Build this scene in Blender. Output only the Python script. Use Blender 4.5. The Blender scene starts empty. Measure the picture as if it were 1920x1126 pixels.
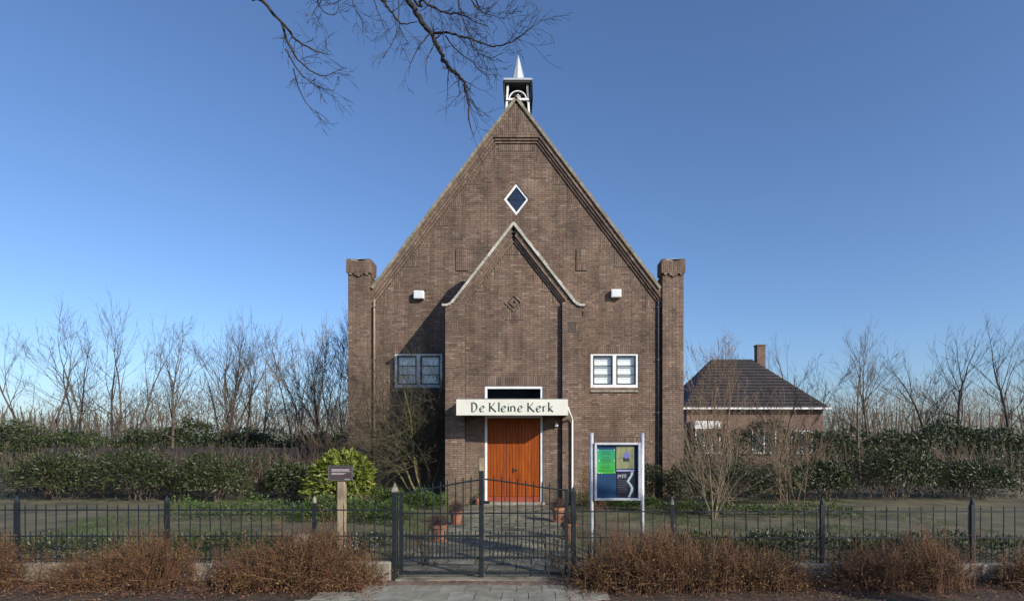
import bpy, math, random
from mathutils import Vector, Matrix
R = math.radians
rnd = random.Random(7)
scene = bpy.context.scene
col = scene.collection

# ------------------------------------------------------------------ camera
CX, DIST, EYE, FPX, PX0, PY0 = 0.73, 17.0, 1.75, 1050.0, 1013.0, 825.0
cam_data = bpy.data.cameras.new('camera')
cam = bpy.data.objects.new('camera', cam_data); col.objects.link(cam)
cam.location = (CX, -DIST, EYE); cam.rotation_euler = (R(90), 0, 0)
cam_data.sensor_width = 36; cam_data.lens = FPX / 1920 * 36
cam_data.shift_x = -(PX0 - 960) / 1920; cam_data.shift_y = (PY0 - 563) / 1920
cam_data.clip_end = 2000; cam_data.clip_start = 0.05
scene.camera = cam

# ------------------------------------------------------------------ light
LIGHT = Vector((-1.10, 1.0, -0.72)).normalized()        # the way sunlight travels
SUN_EL = math.asin(-LIGHT.z); SUN_AZ = math.atan2(-LIGHT.x, -LIGHT.y)
world = bpy.data.worlds.new('World'); scene.world = world; world.use_nodes = True
wn = world.node_tree.nodes; wl = world.node_tree.links
sky = wn.new('ShaderNodeTexSky'); sky.sky_type = 'NISHITA'; sky.sun_disc = False
sky.sun_elevation = SUN_EL; sky.sun_rotation = SUN_AZ
sky.air_density = 1.0; sky.dust_density = 1.1; sky.ozone_density = 4.8; sky.altitude = 0
tint = wn.new('ShaderNodeMix'); tint.data_type = 'RGBA'; tint.blend_type = 'MULTIPLY'; tint.inputs[0].default_value = 1
tint.inputs[7].default_value = (.95, .99, 1.09, 1)
wl.new(sky.outputs['Color'], tint.inputs[6]); wl.new(tint.outputs[2], wn['Background'].inputs['Color'])
wn['Background'].inputs['Strength'].default_value = 0.15
sd = bpy.data.lights.new('sun', 'SUN'); sd.energy = 5.0; sd.angle = R(0.5); sd.color = (1.0, 0.93, 0.83)
sun = bpy.data.objects.new('sun', sd); col.objects.link(sun)
sun.rotation_euler = LIGHT.to_track_quat('-Z', 'Y').to_euler(); sun.location = (8, -14, 12)
scene.view_settings.view_transform = 'Standard'; scene.view_settings.look = 'None'
scene.view_settings.exposure = 0.05; scene.view_settings.gamma = 1.0
scene.view_settings.use_curve_mapping = False
scene.render.engine = 'CYCLES'; scene.cycles.max_bounces = 6
scene.cycles.transparent_max_bounces = 12

def at(px, py, d):                       # a measured photo point at distance d from the lens -> metres
    return Vector((CX + (px - PX0) * d / FPX, -DIST + d, EYE + (PY0 - py) * d / FPX))

# ------------------------------------------------------------------ mesh helpers
class MB:
    def __init__(s): s.v = []; s.f = []; s.smooth = False
    def quad(s, a, b, c, d):
        n = len(s.v); s.v += [tuple(a), tuple(b), tuple(c), tuple(d)]; s.f.append((n, n+1, n+2, n+3))
    def tri(s, a, b, c):
        n = len(s.v); s.v += [tuple(a), tuple(b), tuple(c)]; s.f.append((n, n+1, n+2))
    def box(s, x0, x1, y0, y1, z0, z1):
        n = len(s.v)
        s.v += [(x0,y0,z0),(x1,y0,z0),(x1,y1,z0),(x0,y1,z0),(x0,y0,z1),(x1,y0,z1),(x1,y1,z1),(x0,y1,z1)]
        s.f += [(n,n+3,n+2,n+1),(n+4,n+5,n+6,n+7),(n,n+1,n+5,n+4),(n+1,n+2,n+6,n+5),(n+2,n+3,n+7,n+6),(n+3,n,n+4,n+7)]
        return s
    def obox(s, o, u, v, n_, a0, a1, b0, b1, c0, c1, back=True):
        k = len(s.v); P = lambda a, b, c: tuple(o + u*a + v*b + n_*c)
        s.v += [P(a0,b0,c0),P(a1,b0,c0),P(a1,b1,c0),P(a0,b1,c0),P(a0,b0,c1),P(a1,b0,c1),P(a1,b1,c1),P(a0,b1,c1)]
        s.f += [(k+4,k+5,k+6,k+7),(k,k+1,k+5,k+4),(k+1,k+2,k+6,k+5),(k+2,k+3,k+7,k+6),(k+3,k,k+4,k+7)]
        if back: s.f.append((k,k+3,k+2,k+1))
        return s
    def prism(s, pts, y0, y1):           # polygon of (x,z) from y0 to y1
        n = len(s.v); m = len(pts)
        s.v += [(p[0], y0, p[1]) for p in pts] + [(p[0], y1, p[1]) for p in pts]
        s.f.append(tuple(range(n, n+m))); s.f.append(tuple(range(n+2*m-1, n+m-1, -1)))
        for i in range(m):
            j = (i+1) % m; s.f.append((n+i, n+m+i, n+m+j, n+j))
        return s
    def slab(s, pts, z0, z1):            # polygon of (x,y) from z0 to z1
        n = len(s.v); m = len(pts)
        s.v += [(p[0], p[1], z0) for p in pts] + [(p[0], p[1], z1) for p in pts]
        s.f.append(tuple(range(n+m, n+2*m))); s.f.append(tuple(range(n+m-1, n-1, -1)))
        for i in range(m):
            j = (i+1) % m; s.f.append((n+i, n+j, n+m+j, n+m+i))
        return s
    def tube(s, pts, rad, sides=4, cap=True):
        pts = [Vector(p) for p in pts]; m = len(pts)
        if not hasattr(rad, '__len__'): rad = [rad]*m
        n = len(s.v); up = None
        for i, p in enumerate(pts):
            t = (pts[min(i+1, m-1)] - pts[max(i-1, 0)])
            if t.length < 1e-9: t = Vector((0,0,1))
            t.normalize()
            if up is None: up = Vector((0,0,1)) if abs(t.z) < .9 else Vector((1,0,0))
            a = t.cross(up)
            if a.length < 1e-6: a = t.cross(Vector((1,0,0)))
            a.normalize(); b = a.cross(t).normalized(); up = b
            for k in range(sides):
                an = 2*math.pi*k/sides + (math.pi/4 if sides == 4 else 0)
                s.v.append(tuple(p + (a*math.cos(an) + b*math.sin(an))*rad[i]))
        for i in range(m-1):
            for k in range(sides):
                k2 = (k+1) % sides
                s.f.append((n+i*sides+k, n+i*sides+k2, n+(i+1)*sides+k2, n+(i+1)*sides+k))
        if cap:
            s.f.append(tuple(n+k for k in range(sides))[::-1]); s.f.append(tuple(n+(m-1)*sides+k for k in range(sides)))
        return s
    def lathe(s, c, prof, seg=16):       # prof: (r, z)
        n = len(s.v); m = len(prof)
        for r, z in prof:
            for k in range(seg):
                an = 2*math.pi*k/seg; s.v.append((c[0]+r*math.cos(an), c[1]+r*math.sin(an), c[2]+z))
        for i in range(m-1):
            for k in range(seg):
                k2 = (k+1) % seg; s.f.append((n+i*seg+k, n+i*seg+k2, n+(i+1)*seg+k2, n+(i+1)*seg+k))
        s.f.append(tuple(n+k for k in range(seg))[::-1]); s.f.append(tuple(n+(m-1)*seg+k for k in range(seg)))
        return s
    def leaf(s, p, d, w, L, tip=None):   # a rhombic folded leaf, stalk at p, along d
        side = d.cross(w)
        if side.length < 1e-5: return
        side.normalize(); n = len(s.v); nn = side.cross(d).normalized()
        a = p; b = p + d*(L*.45) + side*(L*.2) + nn*L*.05; c = p + d*L; e = p + d*(L*.45) - side*(L*.2) + nn*L*.05
        s.v += [tuple(a), tuple(b), tuple(c), tuple(e)]; s.f += [(n, n+1, n+2), (n, n+2, n+3)]
    def mesh(s, name, m, smooth=False):
        me = bpy.data.meshes.new(name); me.from_pydata(s.v, [], s.f)
        for x in (m if isinstance(m, (list, tuple)) else [m]): me.materials.append(x)
        if smooth: me.polygons.foreach_set('use_smooth', [True]*len(me.polygons))
        me.update(); return me
    def build(s, name, m, parent=None, smooth=False, kind=None, loc=None, label=None):
        o = bpy.data.objects.new(name, s.mesh(name, m, smooth)); col.objects.link(o)
        if loc: o.location = loc
        if parent: o.parent = parent
        if kind: o['kind'] = kind
        if label: o['label'] = label
        return o

def bevel(o, w, seg=1):
    b = o.modifiers.new('bevel', 'BEVEL'); b.width = w; b.segments = seg; b.limit_method = 'ANGLE'; return o
def tag(o, label=None, cat=None, group=None, kind=None):
    if label: o['label'] = label
    if cat: o['category'] = cat
    if group: o['group'] = group
    if kind: o['kind'] = kind
    return o
def thing(name, label, cat, loc=(0,0,0), rz=0, group=None):
    o = bpy.data.objects.new(name, None); o.empty_display_size = .2; col.objects.link(o)
    o.location = loc; o.rotation_euler = (0, 0, rz); return tag(o, label, cat, group)
def share(name, mesh, parent, loc, rot=(0,0,0), scale=None, kind=None):
    o = bpy.data.objects.new(name, mesh); col.objects.link(o); o.parent = parent
    o.location = loc; o.rotation_euler = rot
    if scale: o.scale = scale
    if kind: o['kind'] = kind
    return o
def copy_tree(o, parent=None):
    c = o.copy(); col.objects.link(c); c.parent = parent
    for ch in [x for x in bpy.data.objects if x.parent == o]: copy_tree(ch, c)
    return c

# ------------------------------------------------------------------ materials
def lin(r, g, b):
    f = lambda c: (c/255/12.92) if c/255 <= .04045 else ((c/255+.055)/1.055)**2.4
    return (f(r), f(g), f(b), 1)
def newmat(name):
    m = bpy.data.materials.new(name); m.use_nodes = True
    return m, m.node_tree.nodes, m.node_tree.links, m.node_tree.nodes['Principled BSDF']
def mat(name, a, b=None, scale=8, rough=.7, metal=0, bump=0, bscale=None, spec=.5, island=False, detail=6, stretch=None, trans=0, vary=0):
    """two-tone noise material; a, b linear colours"""
    m, N, L, P = newmat(name)
    a = tuple(a[:3]) + (1,); b = tuple((b or a)[:3]) + (1,)
    P.inputs['Roughness'].default_value = rough; P.inputs['Metallic'].default_value = metal
    P.inputs['Specular IOR Level'].default_value = spec
    tc = N.new('ShaderNodeTexCoord'); mp = N.new('ShaderNodeMapping'); L.new(tc.outputs['Object'], mp.inputs[0])
    if stretch: mp.inputs['Scale'].default_value = stretch
    oi_ = N.new('ShaderNodeObjectInfo'); sc3 = N.new('ShaderNodeVectorMath'); sc3.operation = 'SCALE'; sc3.inputs[0].default_value = (37, 53, 71)
    L.new(oi_.outputs['Random'], sc3.inputs['Scale']); L.new(sc3.outputs[0], mp.inputs['Location'])
    no = N.new('ShaderNodeTexNoise'); no.inputs['Scale'].default_value = scale; no.inputs['Detail'].default_value = detail
    L.new(mp.outputs[0], no.inputs['Vector'])
    mx = N.new('ShaderNodeMix'); mx.data_type = 'RGBA'; mx.inputs[6].default_value = a; mx.inputs[7].default_value = b
    cr = N.new('ShaderNodeMapRange'); cr.inputs[1].default_value = .3; cr.inputs[2].default_value = .7
    L.new(no.outputs[0], cr.inputs[0])
    if island:
        g = N.new('ShaderNodeNewGeometry'); ad = N.new('ShaderNodeMath'); ad.operation = 'MULTIPLY_ADD'
        ad.inputs[1].default_value = .35
        L.new(cr.outputs[0], ad.inputs[0])
        m2 = N.new('ShaderNodeMath'); m2.operation = 'MULTIPLY'; m2.inputs[1].default_value = .65
        L.new(g.outputs['Random Per Island'], m2.inputs[0]); L.new(m2.outputs[0], ad.inputs[2]); L.new(ad.outputs[0], mx.inputs[0])
    else: L.new(cr.outputs[0], mx.inputs[0])
    hv_ = N.new('ShaderNodeHueSaturation'); vr_ = N.new('ShaderNodeMapRange'); vr_.inputs[3].default_value = 1-vary; vr_.inputs[4].default_value = 1+vary
    L.new(oi_.outputs['Random'], vr_.inputs[0]); L.new(vr_.outputs[0], hv_.inputs['Value']); L.new(mx.outputs[2], hv_.inputs['Color']); L.new(hv_.outputs[0], P.inputs['Base Color'])
    if bump:
        bn = N.new('ShaderNodeTexNoise'); bn.inputs['Scale'].default_value = bscale or scale*4; bn.inputs['Detail'].default_value = 5
        L.new(mp.outputs[0], bn.inputs['Vector'])
        bu = N.new('ShaderNodeBump'); bu.inputs['Strength'].default_value = bump; bu.inputs['Distance'].default_value = .02
        L.new(bn.outputs[0], bu.inputs['Height']); L.new(bu.outputs[0], P.inputs['Normal'])
    if trans:
        t = N.new('ShaderNodeBsdfTranslucent'); ms = N.new('ShaderNodeMixShader'); ms.inputs[0].default_value = trans
        L.new(mx.outputs[2], t.inputs[0]); L.new(P.outputs[0], ms.inputs[1]); L.new(t.outputs[0], ms.inputs[2])
        L.new(ms.outputs[0], N['Material Output'].inputs[0])
    return m

def brick_mat(name, cols, stain=.35):
    m, N, L, P = newmat(name)
    P.inputs['Roughness'].default_value = .85; P.inputs['Specular IOR Level'].default_value = .25
    g = N.new('ShaderNodeNewGeometry'); oi = N.new('ShaderNodeTexCoord')
    rp = N.new('ShaderNodeValToRGB'); L.new(g.outputs['Random Per Island'], rp.inputs[0])
    el = rp.color_ramp.elements
    while len(el) < len(cols): el.new(.5)
    for i, c in enumerate(cols): el[i].position = i/(len(cols)-1); el[i].color = c
    # weather: broad noise plus fine speckle
    n1 = N.new('ShaderNodeTexNoise'); n1.inputs['Scale'].default_value = .9; n1.inputs['Detail'].default_value = 5
    L.new(oi.outputs['Object'], n1.inputs['Vector'])
    r1 = N.new('ShaderNodeMapRange'); r1.inputs[1].default_value = .3; r1.inputs[2].default_value = .75
    r1.inputs[3].default_value = 1-stain; r1.inputs[4].default_value = 1.12; L.new(n1.outputs[0], r1.inputs[0])
    n2 = N.new('ShaderNodeTexNoise'); n2.inputs['Scale'].default_value = 45; n2.inputs['Detail'].default_value = 4
    L.new(oi.outputs['Object'], n2.inputs['Vector'])
    r2 = N.new('ShaderNodeMapRange'); r2.inputs[1].default_value = .3; r2.inputs[2].default_value = .7
    r2.inputs[3].default_value = .78; r2.inputs[4].default_value = 1.2; L.new(n2.outputs[0], r2.inputs[0])
    mu = N.new('ShaderNodeMath'); mu.operation = 'MULTIPLY'; L.new(r1.outputs[0], mu.inputs[0]); L.new(r2.outputs[0], mu.inputs[1])
    # damp streaks running down the wall
    mp4 = N.new('ShaderNodeMapping'); mp4.inputs['Scale'].default_value = (2.6, 2.6, .35); L.new(oi.outputs['Object'], mp4.inputs[0])
    n4 = N.new('ShaderNodeTexNoise'); n4.inputs['Scale'].default_value = 1.6; n4.inputs['Detail'].default_value = 7; n4.inputs['Roughness'].default_value = .6; L.new(mp4.outputs[0], n4.inputs['Vector'])
    r4 = N.new('ShaderNodeMapRange'); r4.inputs[1].default_value = .36; r4.inputs[2].default_value = .56; r4.inputs[3].default_value = .74; r4.inputs[4].default_value = 1.04; L.new(n4.outputs[0], r4.inputs[0])
    mu2 = N.new('ShaderNodeMath'); mu2.operation = 'MULTIPLY'; L.new(mu.outputs[0], mu2.inputs[0]); L.new(r4.outputs[0], mu2.inputs[1]); mu = mu2
    # two soot streaks above the canopy and one on the lintel
    sx = N.new('ShaderNodeSeparateXYZ'); L.new(oi.outputs['Object'], sx.inputs[0])
    for (cx_, cz_, wx_, wz_, yy_, am_) in ((-.22,4.35,.07,.42,-1.0,.55),(.20,4.45,.08,.5,-1.0,.6),(-.05,3.42,.28,.22,-1.0,.5)):
        def term(o_, c_, w_):
            a_ = N.new('ShaderNodeMath'); a_.operation = 'SUBTRACT'; L.new(o_, a_.inputs[0]); a_.inputs[1].default_value = c_
            b_ = N.new('ShaderNodeMath'); b_.operation = 'DIVIDE'; L.new(a_.outputs[0], b_.inputs[0]); b_.inputs[1].default_value = w_
            c2 = N.new('ShaderNodeMath'); c2.operation = 'MULTIPLY'; L.new(b_.outputs[0], c2.inputs[0]); L.new(b_.outputs[0], c2.inputs[1]); return c2.outputs[0]
        ad_ = N.new('ShaderNodeMath'); ad_.operation = 'ADD'; L.new(term(sx.outputs[0], cx_, wx_), ad_.inputs[0]); L.new(term(sx.outputs[2], cz_, wz_), ad_.inputs[1])
        ad2 = N.new('ShaderNodeMath'); ad2.operation = 'ADD'; L.new(ad_.outputs[0], ad2.inputs[0]); L.new(n2.outputs[0], ad2.inputs[1])
        mr_ = N.new('ShaderNodeMapRange'); mr_.inputs[1].default_value = .3; mr_.inputs[2].default_value = 1.7; mr_.inputs[3].default_value = am_; mr_.inputs[4].default_value = 1; L.new(ad2.outputs[0], mr_.inputs[0])
        gt_ = N.new('ShaderNodeMath'); gt_.operation = 'GREATER_THAN'; L.new(sx.outputs[1], gt_.inputs[0]); gt_.inputs[1].default_value = yy_
        mx_ = N.new('ShaderNodeMath'); mx_.operation = 'MAXIMUM'; L.new(mr_.outputs[0], mx_.inputs[0]); L.new(gt_.outputs[0], mx_.inputs[1])
        m3_ = N.new('ShaderNodeMath'); m3_.operation = 'MULTIPLY'; L.new(mu.outputs[0], m3_.inputs[0]); L.new(mx_.outputs[0], m3_.inputs[1]); mu = m3_
    hs = N.new('ShaderNodeHueSaturation'); L.new(rp.outputs[0], hs.inputs['Color']); L.new(mu.outputs[0], hs.inputs['Value'])
    # green algae near the ground
    sp = N.new('ShaderNodeSeparateXYZ'); L.new(oi.outputs['Object'], sp.inputs[0])
    n3 = N.new('ShaderNodeTexNoise'); n3.inputs['Scale'].default_value = 2.2; n3.inputs['Detail'].default_value = 6; L.new(oi.outputs['Object'], n3.inputs['Vector'])
    gz = N.new('ShaderNodeMapRange'); gz.inputs[1].default_value = 0; gz.inputs[2].default_value = 1.3; gz.inputs[3].default_value = .55; gz.inputs[4].default_value = 0
    L.new(sp.outputs[2], gz.inputs[0])
    mg = N.new('ShaderNodeMath'); mg.operation = 'MULTIPLY'; L.new(gz.outputs[0], mg.inputs[0]); L.new(n3.outputs[0], mg.inputs[1])
    mx = N.new('ShaderNodeMix'); mx.data_type = 'RGBA'; L.new(mg.outputs[0], mx.inputs[0]); L.new(hs.outputs[0], mx.inputs[6]); mx.inputs[7].default_value = lin(84, 92, 66)
    L.new(mx.outputs[2], P.inputs['Base Color'])
    bu = N.new('ShaderNodeBump'); bu.inputs['Strength'].default_value = .5; bu.inputs['Distance'].default_value = .006
    L.new(n2.outputs[0], bu.inputs['Height']); L.new(bu.outputs[0], P.inputs['Normal'])
    return m
def brick_tex(name, c1, c2, mortar, sc=1.0):      # for walls too far away or out of view to lay brick by brick
    m, N, L, P = newmat(name); P.inputs['Roughness'].default_value = .9
    tc = N.new('ShaderNodeTexCoord'); sp = N.new('ShaderNodeSeparateXYZ'); L.new(tc.outputs['Object'], sp.inputs[0])
    ad = N.new('ShaderNodeMath'); ad.operation = 'ADD'; L.new(sp.outputs[0], ad.inputs[0]); L.new(sp.outputs[1], ad.inputs[1])
    cb = N.new('ShaderNodeCombineXYZ'); L.new(ad.outputs[0], cb.inputs[0]); L.new(sp.outputs[2], cb.inputs[1])
    b = N.new('ShaderNodeTexBrick'); L.new(cb.outputs[0], b.inputs[0]); b.inputs['Scale'].default_value = 1
    b.inputs['Brick Width'].default_value = .22; b.inputs['Row Height'].default_value = .06; b.inputs['Mortar Size'].default_value = .006
    b.inputs['Color1'].default_value = c1; b.inputs['Color2'].default_value = c2; b.inputs['Mortar'].default_value = mortar
    L.new(b.outputs[0], P.inputs['Base Color'])
    bu = N.new('ShaderNodeBump'); bu.inputs['Strength'].default_value = .4; bu.inputs['Distance'].default_value = .01; bu.invert = True
    L.new(b.outputs['Fac'], bu.inputs['Height']); L.new(bu.outputs[0], P.inputs['Normal'])
    return m
def glass_mat(name, tint=(.97, .99, 1), refl=.13):
    m, N, L, P = newmat(name); N.remove(P)
    t = N.new('ShaderNodeBsdfTransparent'); t.inputs[0].default_value = tint + (1,)
    g = N.new('ShaderNodeBsdfGlossy'); g.inputs['Roughness'].default_value = .02; g.inputs[0].default_value = (1,1,1,1)
    fr = N.new('ShaderNodeLayerWeight'); pw = N.new('ShaderNodeMath'); pw.operation = 'POWER'; pw.inputs[1].default_value = 4; L.new(fr.outputs['Facing'], pw.inputs[0])
    ad = N.new('ShaderNodeMath'); ad.operation = 'MULTIPLY_ADD'; ad.inputs[1].default_value = .7; ad.inputs[2].default_value = refl; L.new(pw.outputs[0], ad.inputs[0])
    no = N.new('ShaderNodeTexNoise'); no.inputs['Scale'].default_value = 2.5
    bu = N.new('ShaderNodeBump'); bu.inputs['Strength'].default_value = .04; L.new(no.outputs[0], bu.inputs['Height']); L.new(bu.outputs[0], g.inputs['Normal'])
    mx = N.new('ShaderNodeMixShader'); L.new(ad.outputs[0], mx.inputs[0]); L.new(t.outputs[0], mx.inputs[1]); L.new(g.outputs[0], mx.inputs[2])
    L.new(mx.outputs[0], N['Material Output'].inputs[0]); return m

M = {}
M['brick'] = brick_mat('church_brick', [lin(103,86,75), lin(134,114,98), lin(120,101,89), lin(140,120,104), lin(130,110,94), lin(114,96,86), lin(137,115,96), lin(124,99,87), lin(150,132,115)])
M['mortar'] = mat('mortar', lin(92,81,72), lin(74,65,58), 20, .95, bump=.3)
M['brickwall'] = brick_tex('side_brick', lin(116,92,80), lin(134,110,96), lin(92,80,72))
M['redbrick'] = brick_tex('house_brick', lin(128,88,70), lin(112,74,58), lin(120,108,98))
M['brownbrick'] = brick_tex('brown_house_brick', lin(118,94,80), lin(100,78,66), lin(110,100,92))
M['coping'] = mat('coping_clay', lin(150,144,124), lin(108,98,82), 14, .85, bump=.5, island=True)
M['coping_light'] = mat('coping_lichen', lin(206,203,190), lin(142,140,124), 22, .85, bump=.6, island=True)
M['white'] = mat('white_paint', (.80,.80,.78), (.70,.70,.68), 5, .4, bump=.05)
M['whitecap'] = mat('zinc_white_cap', (.72,.75,.78), (.6,.63,.66), 9, .45)
M['cream'] = mat('cream_board', lin(222,220,206), lin(210,208,194), 3, .4, bump=.03)
M['darkgreen'] = mat('dark_green_paint', lin(28,40,46), lin(20,30,34), 12, .35)
M['letter'] = mat('letter_green', lin(40,66,60), lin(32,54,50), 20, .5)
M['blind'] = mat('white_blind', (.90,.90,.84), (.82,.83,.78), 3, .8)
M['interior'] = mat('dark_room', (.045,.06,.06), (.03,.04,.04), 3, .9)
M['glass'] = glass_mat('window_glass')
M['glassdark'] = glass_mat('fanlight_glass', (.5,.55,.6), .2)
M['glassboard'] = glass_mat('case_glass', (.97,.98,1), .0)
M['wood'] = mat('door_wood', lin(162,82,30), lin(122,57,20), 3, .42, bump=.15, bscale=30, stretch=(14,14,.6), spec=.2, vary=.12)
M['kick'] = mat('door_kick_board', lin(150,72,48), lin(128,60,42), 6, .5)
M['zinc'] = mat('grey_zinc', (.13,.135,.15), (.09,.095,.11), 8, .5, .3)
M['painted'] = mat('brown_painted_pipe', lin(142,128,112), lin(122,108,94), 6, .6)
M['slate'] = mat('dark_slate', (.035,.033,.032), (.02,.02,.02), 14, .7, bump=.3)
M['lead'] = mat('spire_lead', (.50,.53,.55), (.38,.41,.43), 6, .5, .15)
M['roof'] = mat('roof_tile', lin(70,52,46), lin(48,40,38), 10, .8, bump=.4, island=True)
M['roofred'] = mat('red_roof_tile', lin(110,62,46), lin(80,50,42), 6, .8, bump=.4, island=True)
M['roofdark'] = mat('dark_roof_tile', lin(66,60,60), lin(46,42,44), 6, .8, bump=.4, island=True)
M['iron'] = mat('fence_iron', lin(36,44,48), lin(24,30,32), 20, .5, .1, bump=.2, spec=.4)
M['capstone'] = mat('post_cap_paint', lin(150,146,132), lin(96,92,80), 20, .7)
M['concrete'] = mat('concrete', lin(160,154,142), lin(112,106,94), 12, .9, bump=.4)
M['slab'] = mat('paving_slab', lin(146,142,128), lin(112,110,98), 7, .9, bump=.35, bscale=60, vary=.12)
M['slabmoss'] = mat('mossy_slab', lin(138,131,112), lin(66,66,50), 4.5, .92, bump=.35, bscale=50, vary=.2)
M['clinker'] = mat('clinker_paver', lin(140,122,106), lin(104,92,80), 9, .9, bump=.3, vary=.2)
M['soil'] = mat('soil', lin(80,64,50), lin(52,42,34), 5, .95, bump=.8, bscale=30)
M['moss'] = mat('mossy_ground', lin(108,100,72), lin(62,58,42), 1.6, .95, bump=.8, bscale=40)
M['asphalt'] = mat('asphalt', (.06,.06,.06), (.045,.045,.045), 40, .9, bump=.4)
M['terra'] = mat('terracotta', lin(156,106,80), lin(118,78,60), 6, .8, bump=.2)
M['alu'] = mat('aluminium', (.66,.66,.67), (.48,.49,.50), 16, .5, .3)
M['boardblue'] = mat('blue_board', lin(0,58,96), lin(0,46,80), 4, .6)
M['postwood'] = mat('post_wood', lin(172,156,128), lin(126,110,86), 5, .85, bump=.4, stretch=(12,12,1))
M['signbrown'] = mat('brown_plate', lin(84,70,72), lin(68,56,58), 8, .45)
M['signtext'] = mat('pale_text', lin(196,190,190))
M['rhodo'] = mat('laurel_leaf', lin(156,160,62), lin(46,70,24), 2.2, .38, island=True, trans=.22, spec=.5)
M['evergreen'] = mat('evergreen_leaf', lin(74,84,42), lin(30,42,22), 1.4, .45, island=True, trans=.15)
M['cover'] = mat('ground_cover_leaf', lin(88,108,42), lin(40,58,26), 2, .5, island=True, trans=.2)
M['barkgreen'] = mat('mossy_bark', lin(128,120,78), lin(72,64,44), 10, .9, bump=.5)
M['barkolive'] = mat('olive_bark', lin(92,86,60), lin(56,50,38), 8, .9)
M['barkbrown'] = mat('brown_bark', lin(136,116,94), lin(90,76,62), 8, .9)
M['bark'] = mat('bark', lin(104,92,76), lin(70,60,50), 10, .9, bump=.5)
M['barkdark'] = mat('dark_bark', lin(66,58,50), lin(36,32,32), 10, .9, bump=.5)
M['barkpale'] = mat('pale_bark', lin(140,128,104), lin(88,78,62), 10, .85, bump=.4)
M['redtwig'] = mat('red_brown_twig', lin(122,84,58), lin(54,37,31), 3, .8, island=True)
M['oliveleaf'] = mat('yellowing_leaf', lin(132,112,56), lin(96,62,40), 3, .7, island=True, trans=.15)
M['litter'] = mat('leaf_litter', lin(140,96,72), lin(84,50,40), 4, .85, island=True, trans=.1)
M['paleflower'] = mat('pale_dry_flower', lin(176,166,160), lin(110,100,84), 6, .8, island=True)
M['fencewood'] = mat('dark_fence_board', lin(56,50,50), lin(36,32,34), 6, .85, bump=.3)
M['heather'] = mat('dry_heather', lin(96,68,62), lin(54,38,34), 6, .9, island=True)

# ------------------------------------------------------------------ brick laying
def spans(poly, b):
    xs = []
    for i in range(len(poly)):
        (x0, y0), (x1, y1) = poly[i], poly[(i+1) % len(poly)]
        if (y0 <= b < y1) or (y1 <= b < y0): xs.append(x0 + (b-y0)/(y1-y0)*(x1-x0))
    xs.sort(); return [(xs[i], xs[i+1]) for i in range(0, len(xs)-1, 2)]
def cut(iv, holes):
    for h0, h1 in holes:
        out = []
        for a, b in iv:
            if h1 <= a or h0 >= b: out.append((a, b)); continue
            if h0 > a: out.append((a, h0))
            if h1 < b: out.append((h1, b))
        iv = out
    return iv
def lay(mb, o, u, v, n, poly, face, back, holes=(), L=.22, C=.06, J=.009, b0=None, jit=.0025, stack=False):
    """lay bricks course by course inside a polygon given in (u,v); face/back are offsets along n"""
    o, u, v, n = Vector(o), Vector(u), Vector(v), Vector(n)
    bs = [p[1] for p in poly]; lo, hi = min(bs), max(bs)
    k0 = math.floor(lo/C + .001); k1 = math.ceil(hi/C - .001)
    for k in range(k0, k1):
        c0, c1 = max(k*C + J/2, lo), min((k+1)*C - J/2, hi)
        if c1 - c0 < .012: continue
        mid = (c0+c1)/2
        iv = spans(poly, mid); hs = []
        for h in holes: hs += spans(h, mid)
        for a0, a1 in cut(iv, hs):
            off = 0 if stack else (k % 2)*L/2
            i = math.floor((a0 - off)/L); x = i*L + off
            while x < a1:
                s, e = max(x, a0), min(x+L, a1)
                if L == .22 and rnd.random() < .55:      # a pair of headers instead of a stretcher
                    m = x + L/2 + rnd.choice((-.0,.0,.05,-.05)); j = rnd.uniform(-jit, jit)
                    if m - s > .06 and e - m > .06:
                        mb.obox(o, u, v, n, s+J/2, m-J/2, c0, c1, back, face+j, back=False); s = m
                if e - s > .035:
                    j = rnd.uniform(-jit, jit)
                    mb.obox(o, u, v, n, s+J/2, e-J/2, c0, c1, back, face+j, back=False)
                x += L
X_, Z_, Y_ = Vector((1,0,0)), Vector((0,0,1)), Vector((0,-1,0))   # Y_: towards the camera

# ------------------------------------------------------------------ ground, pavement, road
g = MB(); g.quad((-900,-500,-.03), (900,-500,-.03), (900,1500,-.03), (-900,1500,-.03))
tag(g.build('ground', M['soil']), kind='structure')
GATE_Y = -DIST + FPX/148.0        # -9.905
PAVE_Y1, PAVE_Y0 = GATE_Y - .22, GATE_Y - 3.2
# garden floor (mossy, uneven)
def sheet(name, x0, x1, y0, y1, nx, ny, z, amp, m, hole=None):
    b = MB(); r2 = random.Random(3)
    for j in range(ny+1):
        for i in range(nx+1):
            b.v.append((x0+(x1-x0)*i/nx, y0+(y1-y0)*j/ny, z + r2.uniform(-amp, amp)))
    for j in range(ny):
        for i in range(nx):
            q = j*(nx+1)+i; b.f.append((q, q+1, q+nx+2, q+nx+1))
    return tag(b.build(name, m, smooth=True), kind='structure')
sheet('garden_soil', -30, -1.25, GATE_Y+.1, 2.0, 110, 50, .0, .012, M['moss'])
sheet('garden_soil', 1.25, 30, GATE_Y+.1, 2.0, 110, 50, .0, .012, M['moss'])
sheet('planting_bed', -30, -1.3, GATE_Y-1.5, GATE_Y-.05, 120, 10, .0, .015, M['soil'])
sheet('planting_bed', 1.02, 30, GATE_Y-1.5, GATE_Y-.05, 120, 10, .0, .015, M['soil'])

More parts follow.
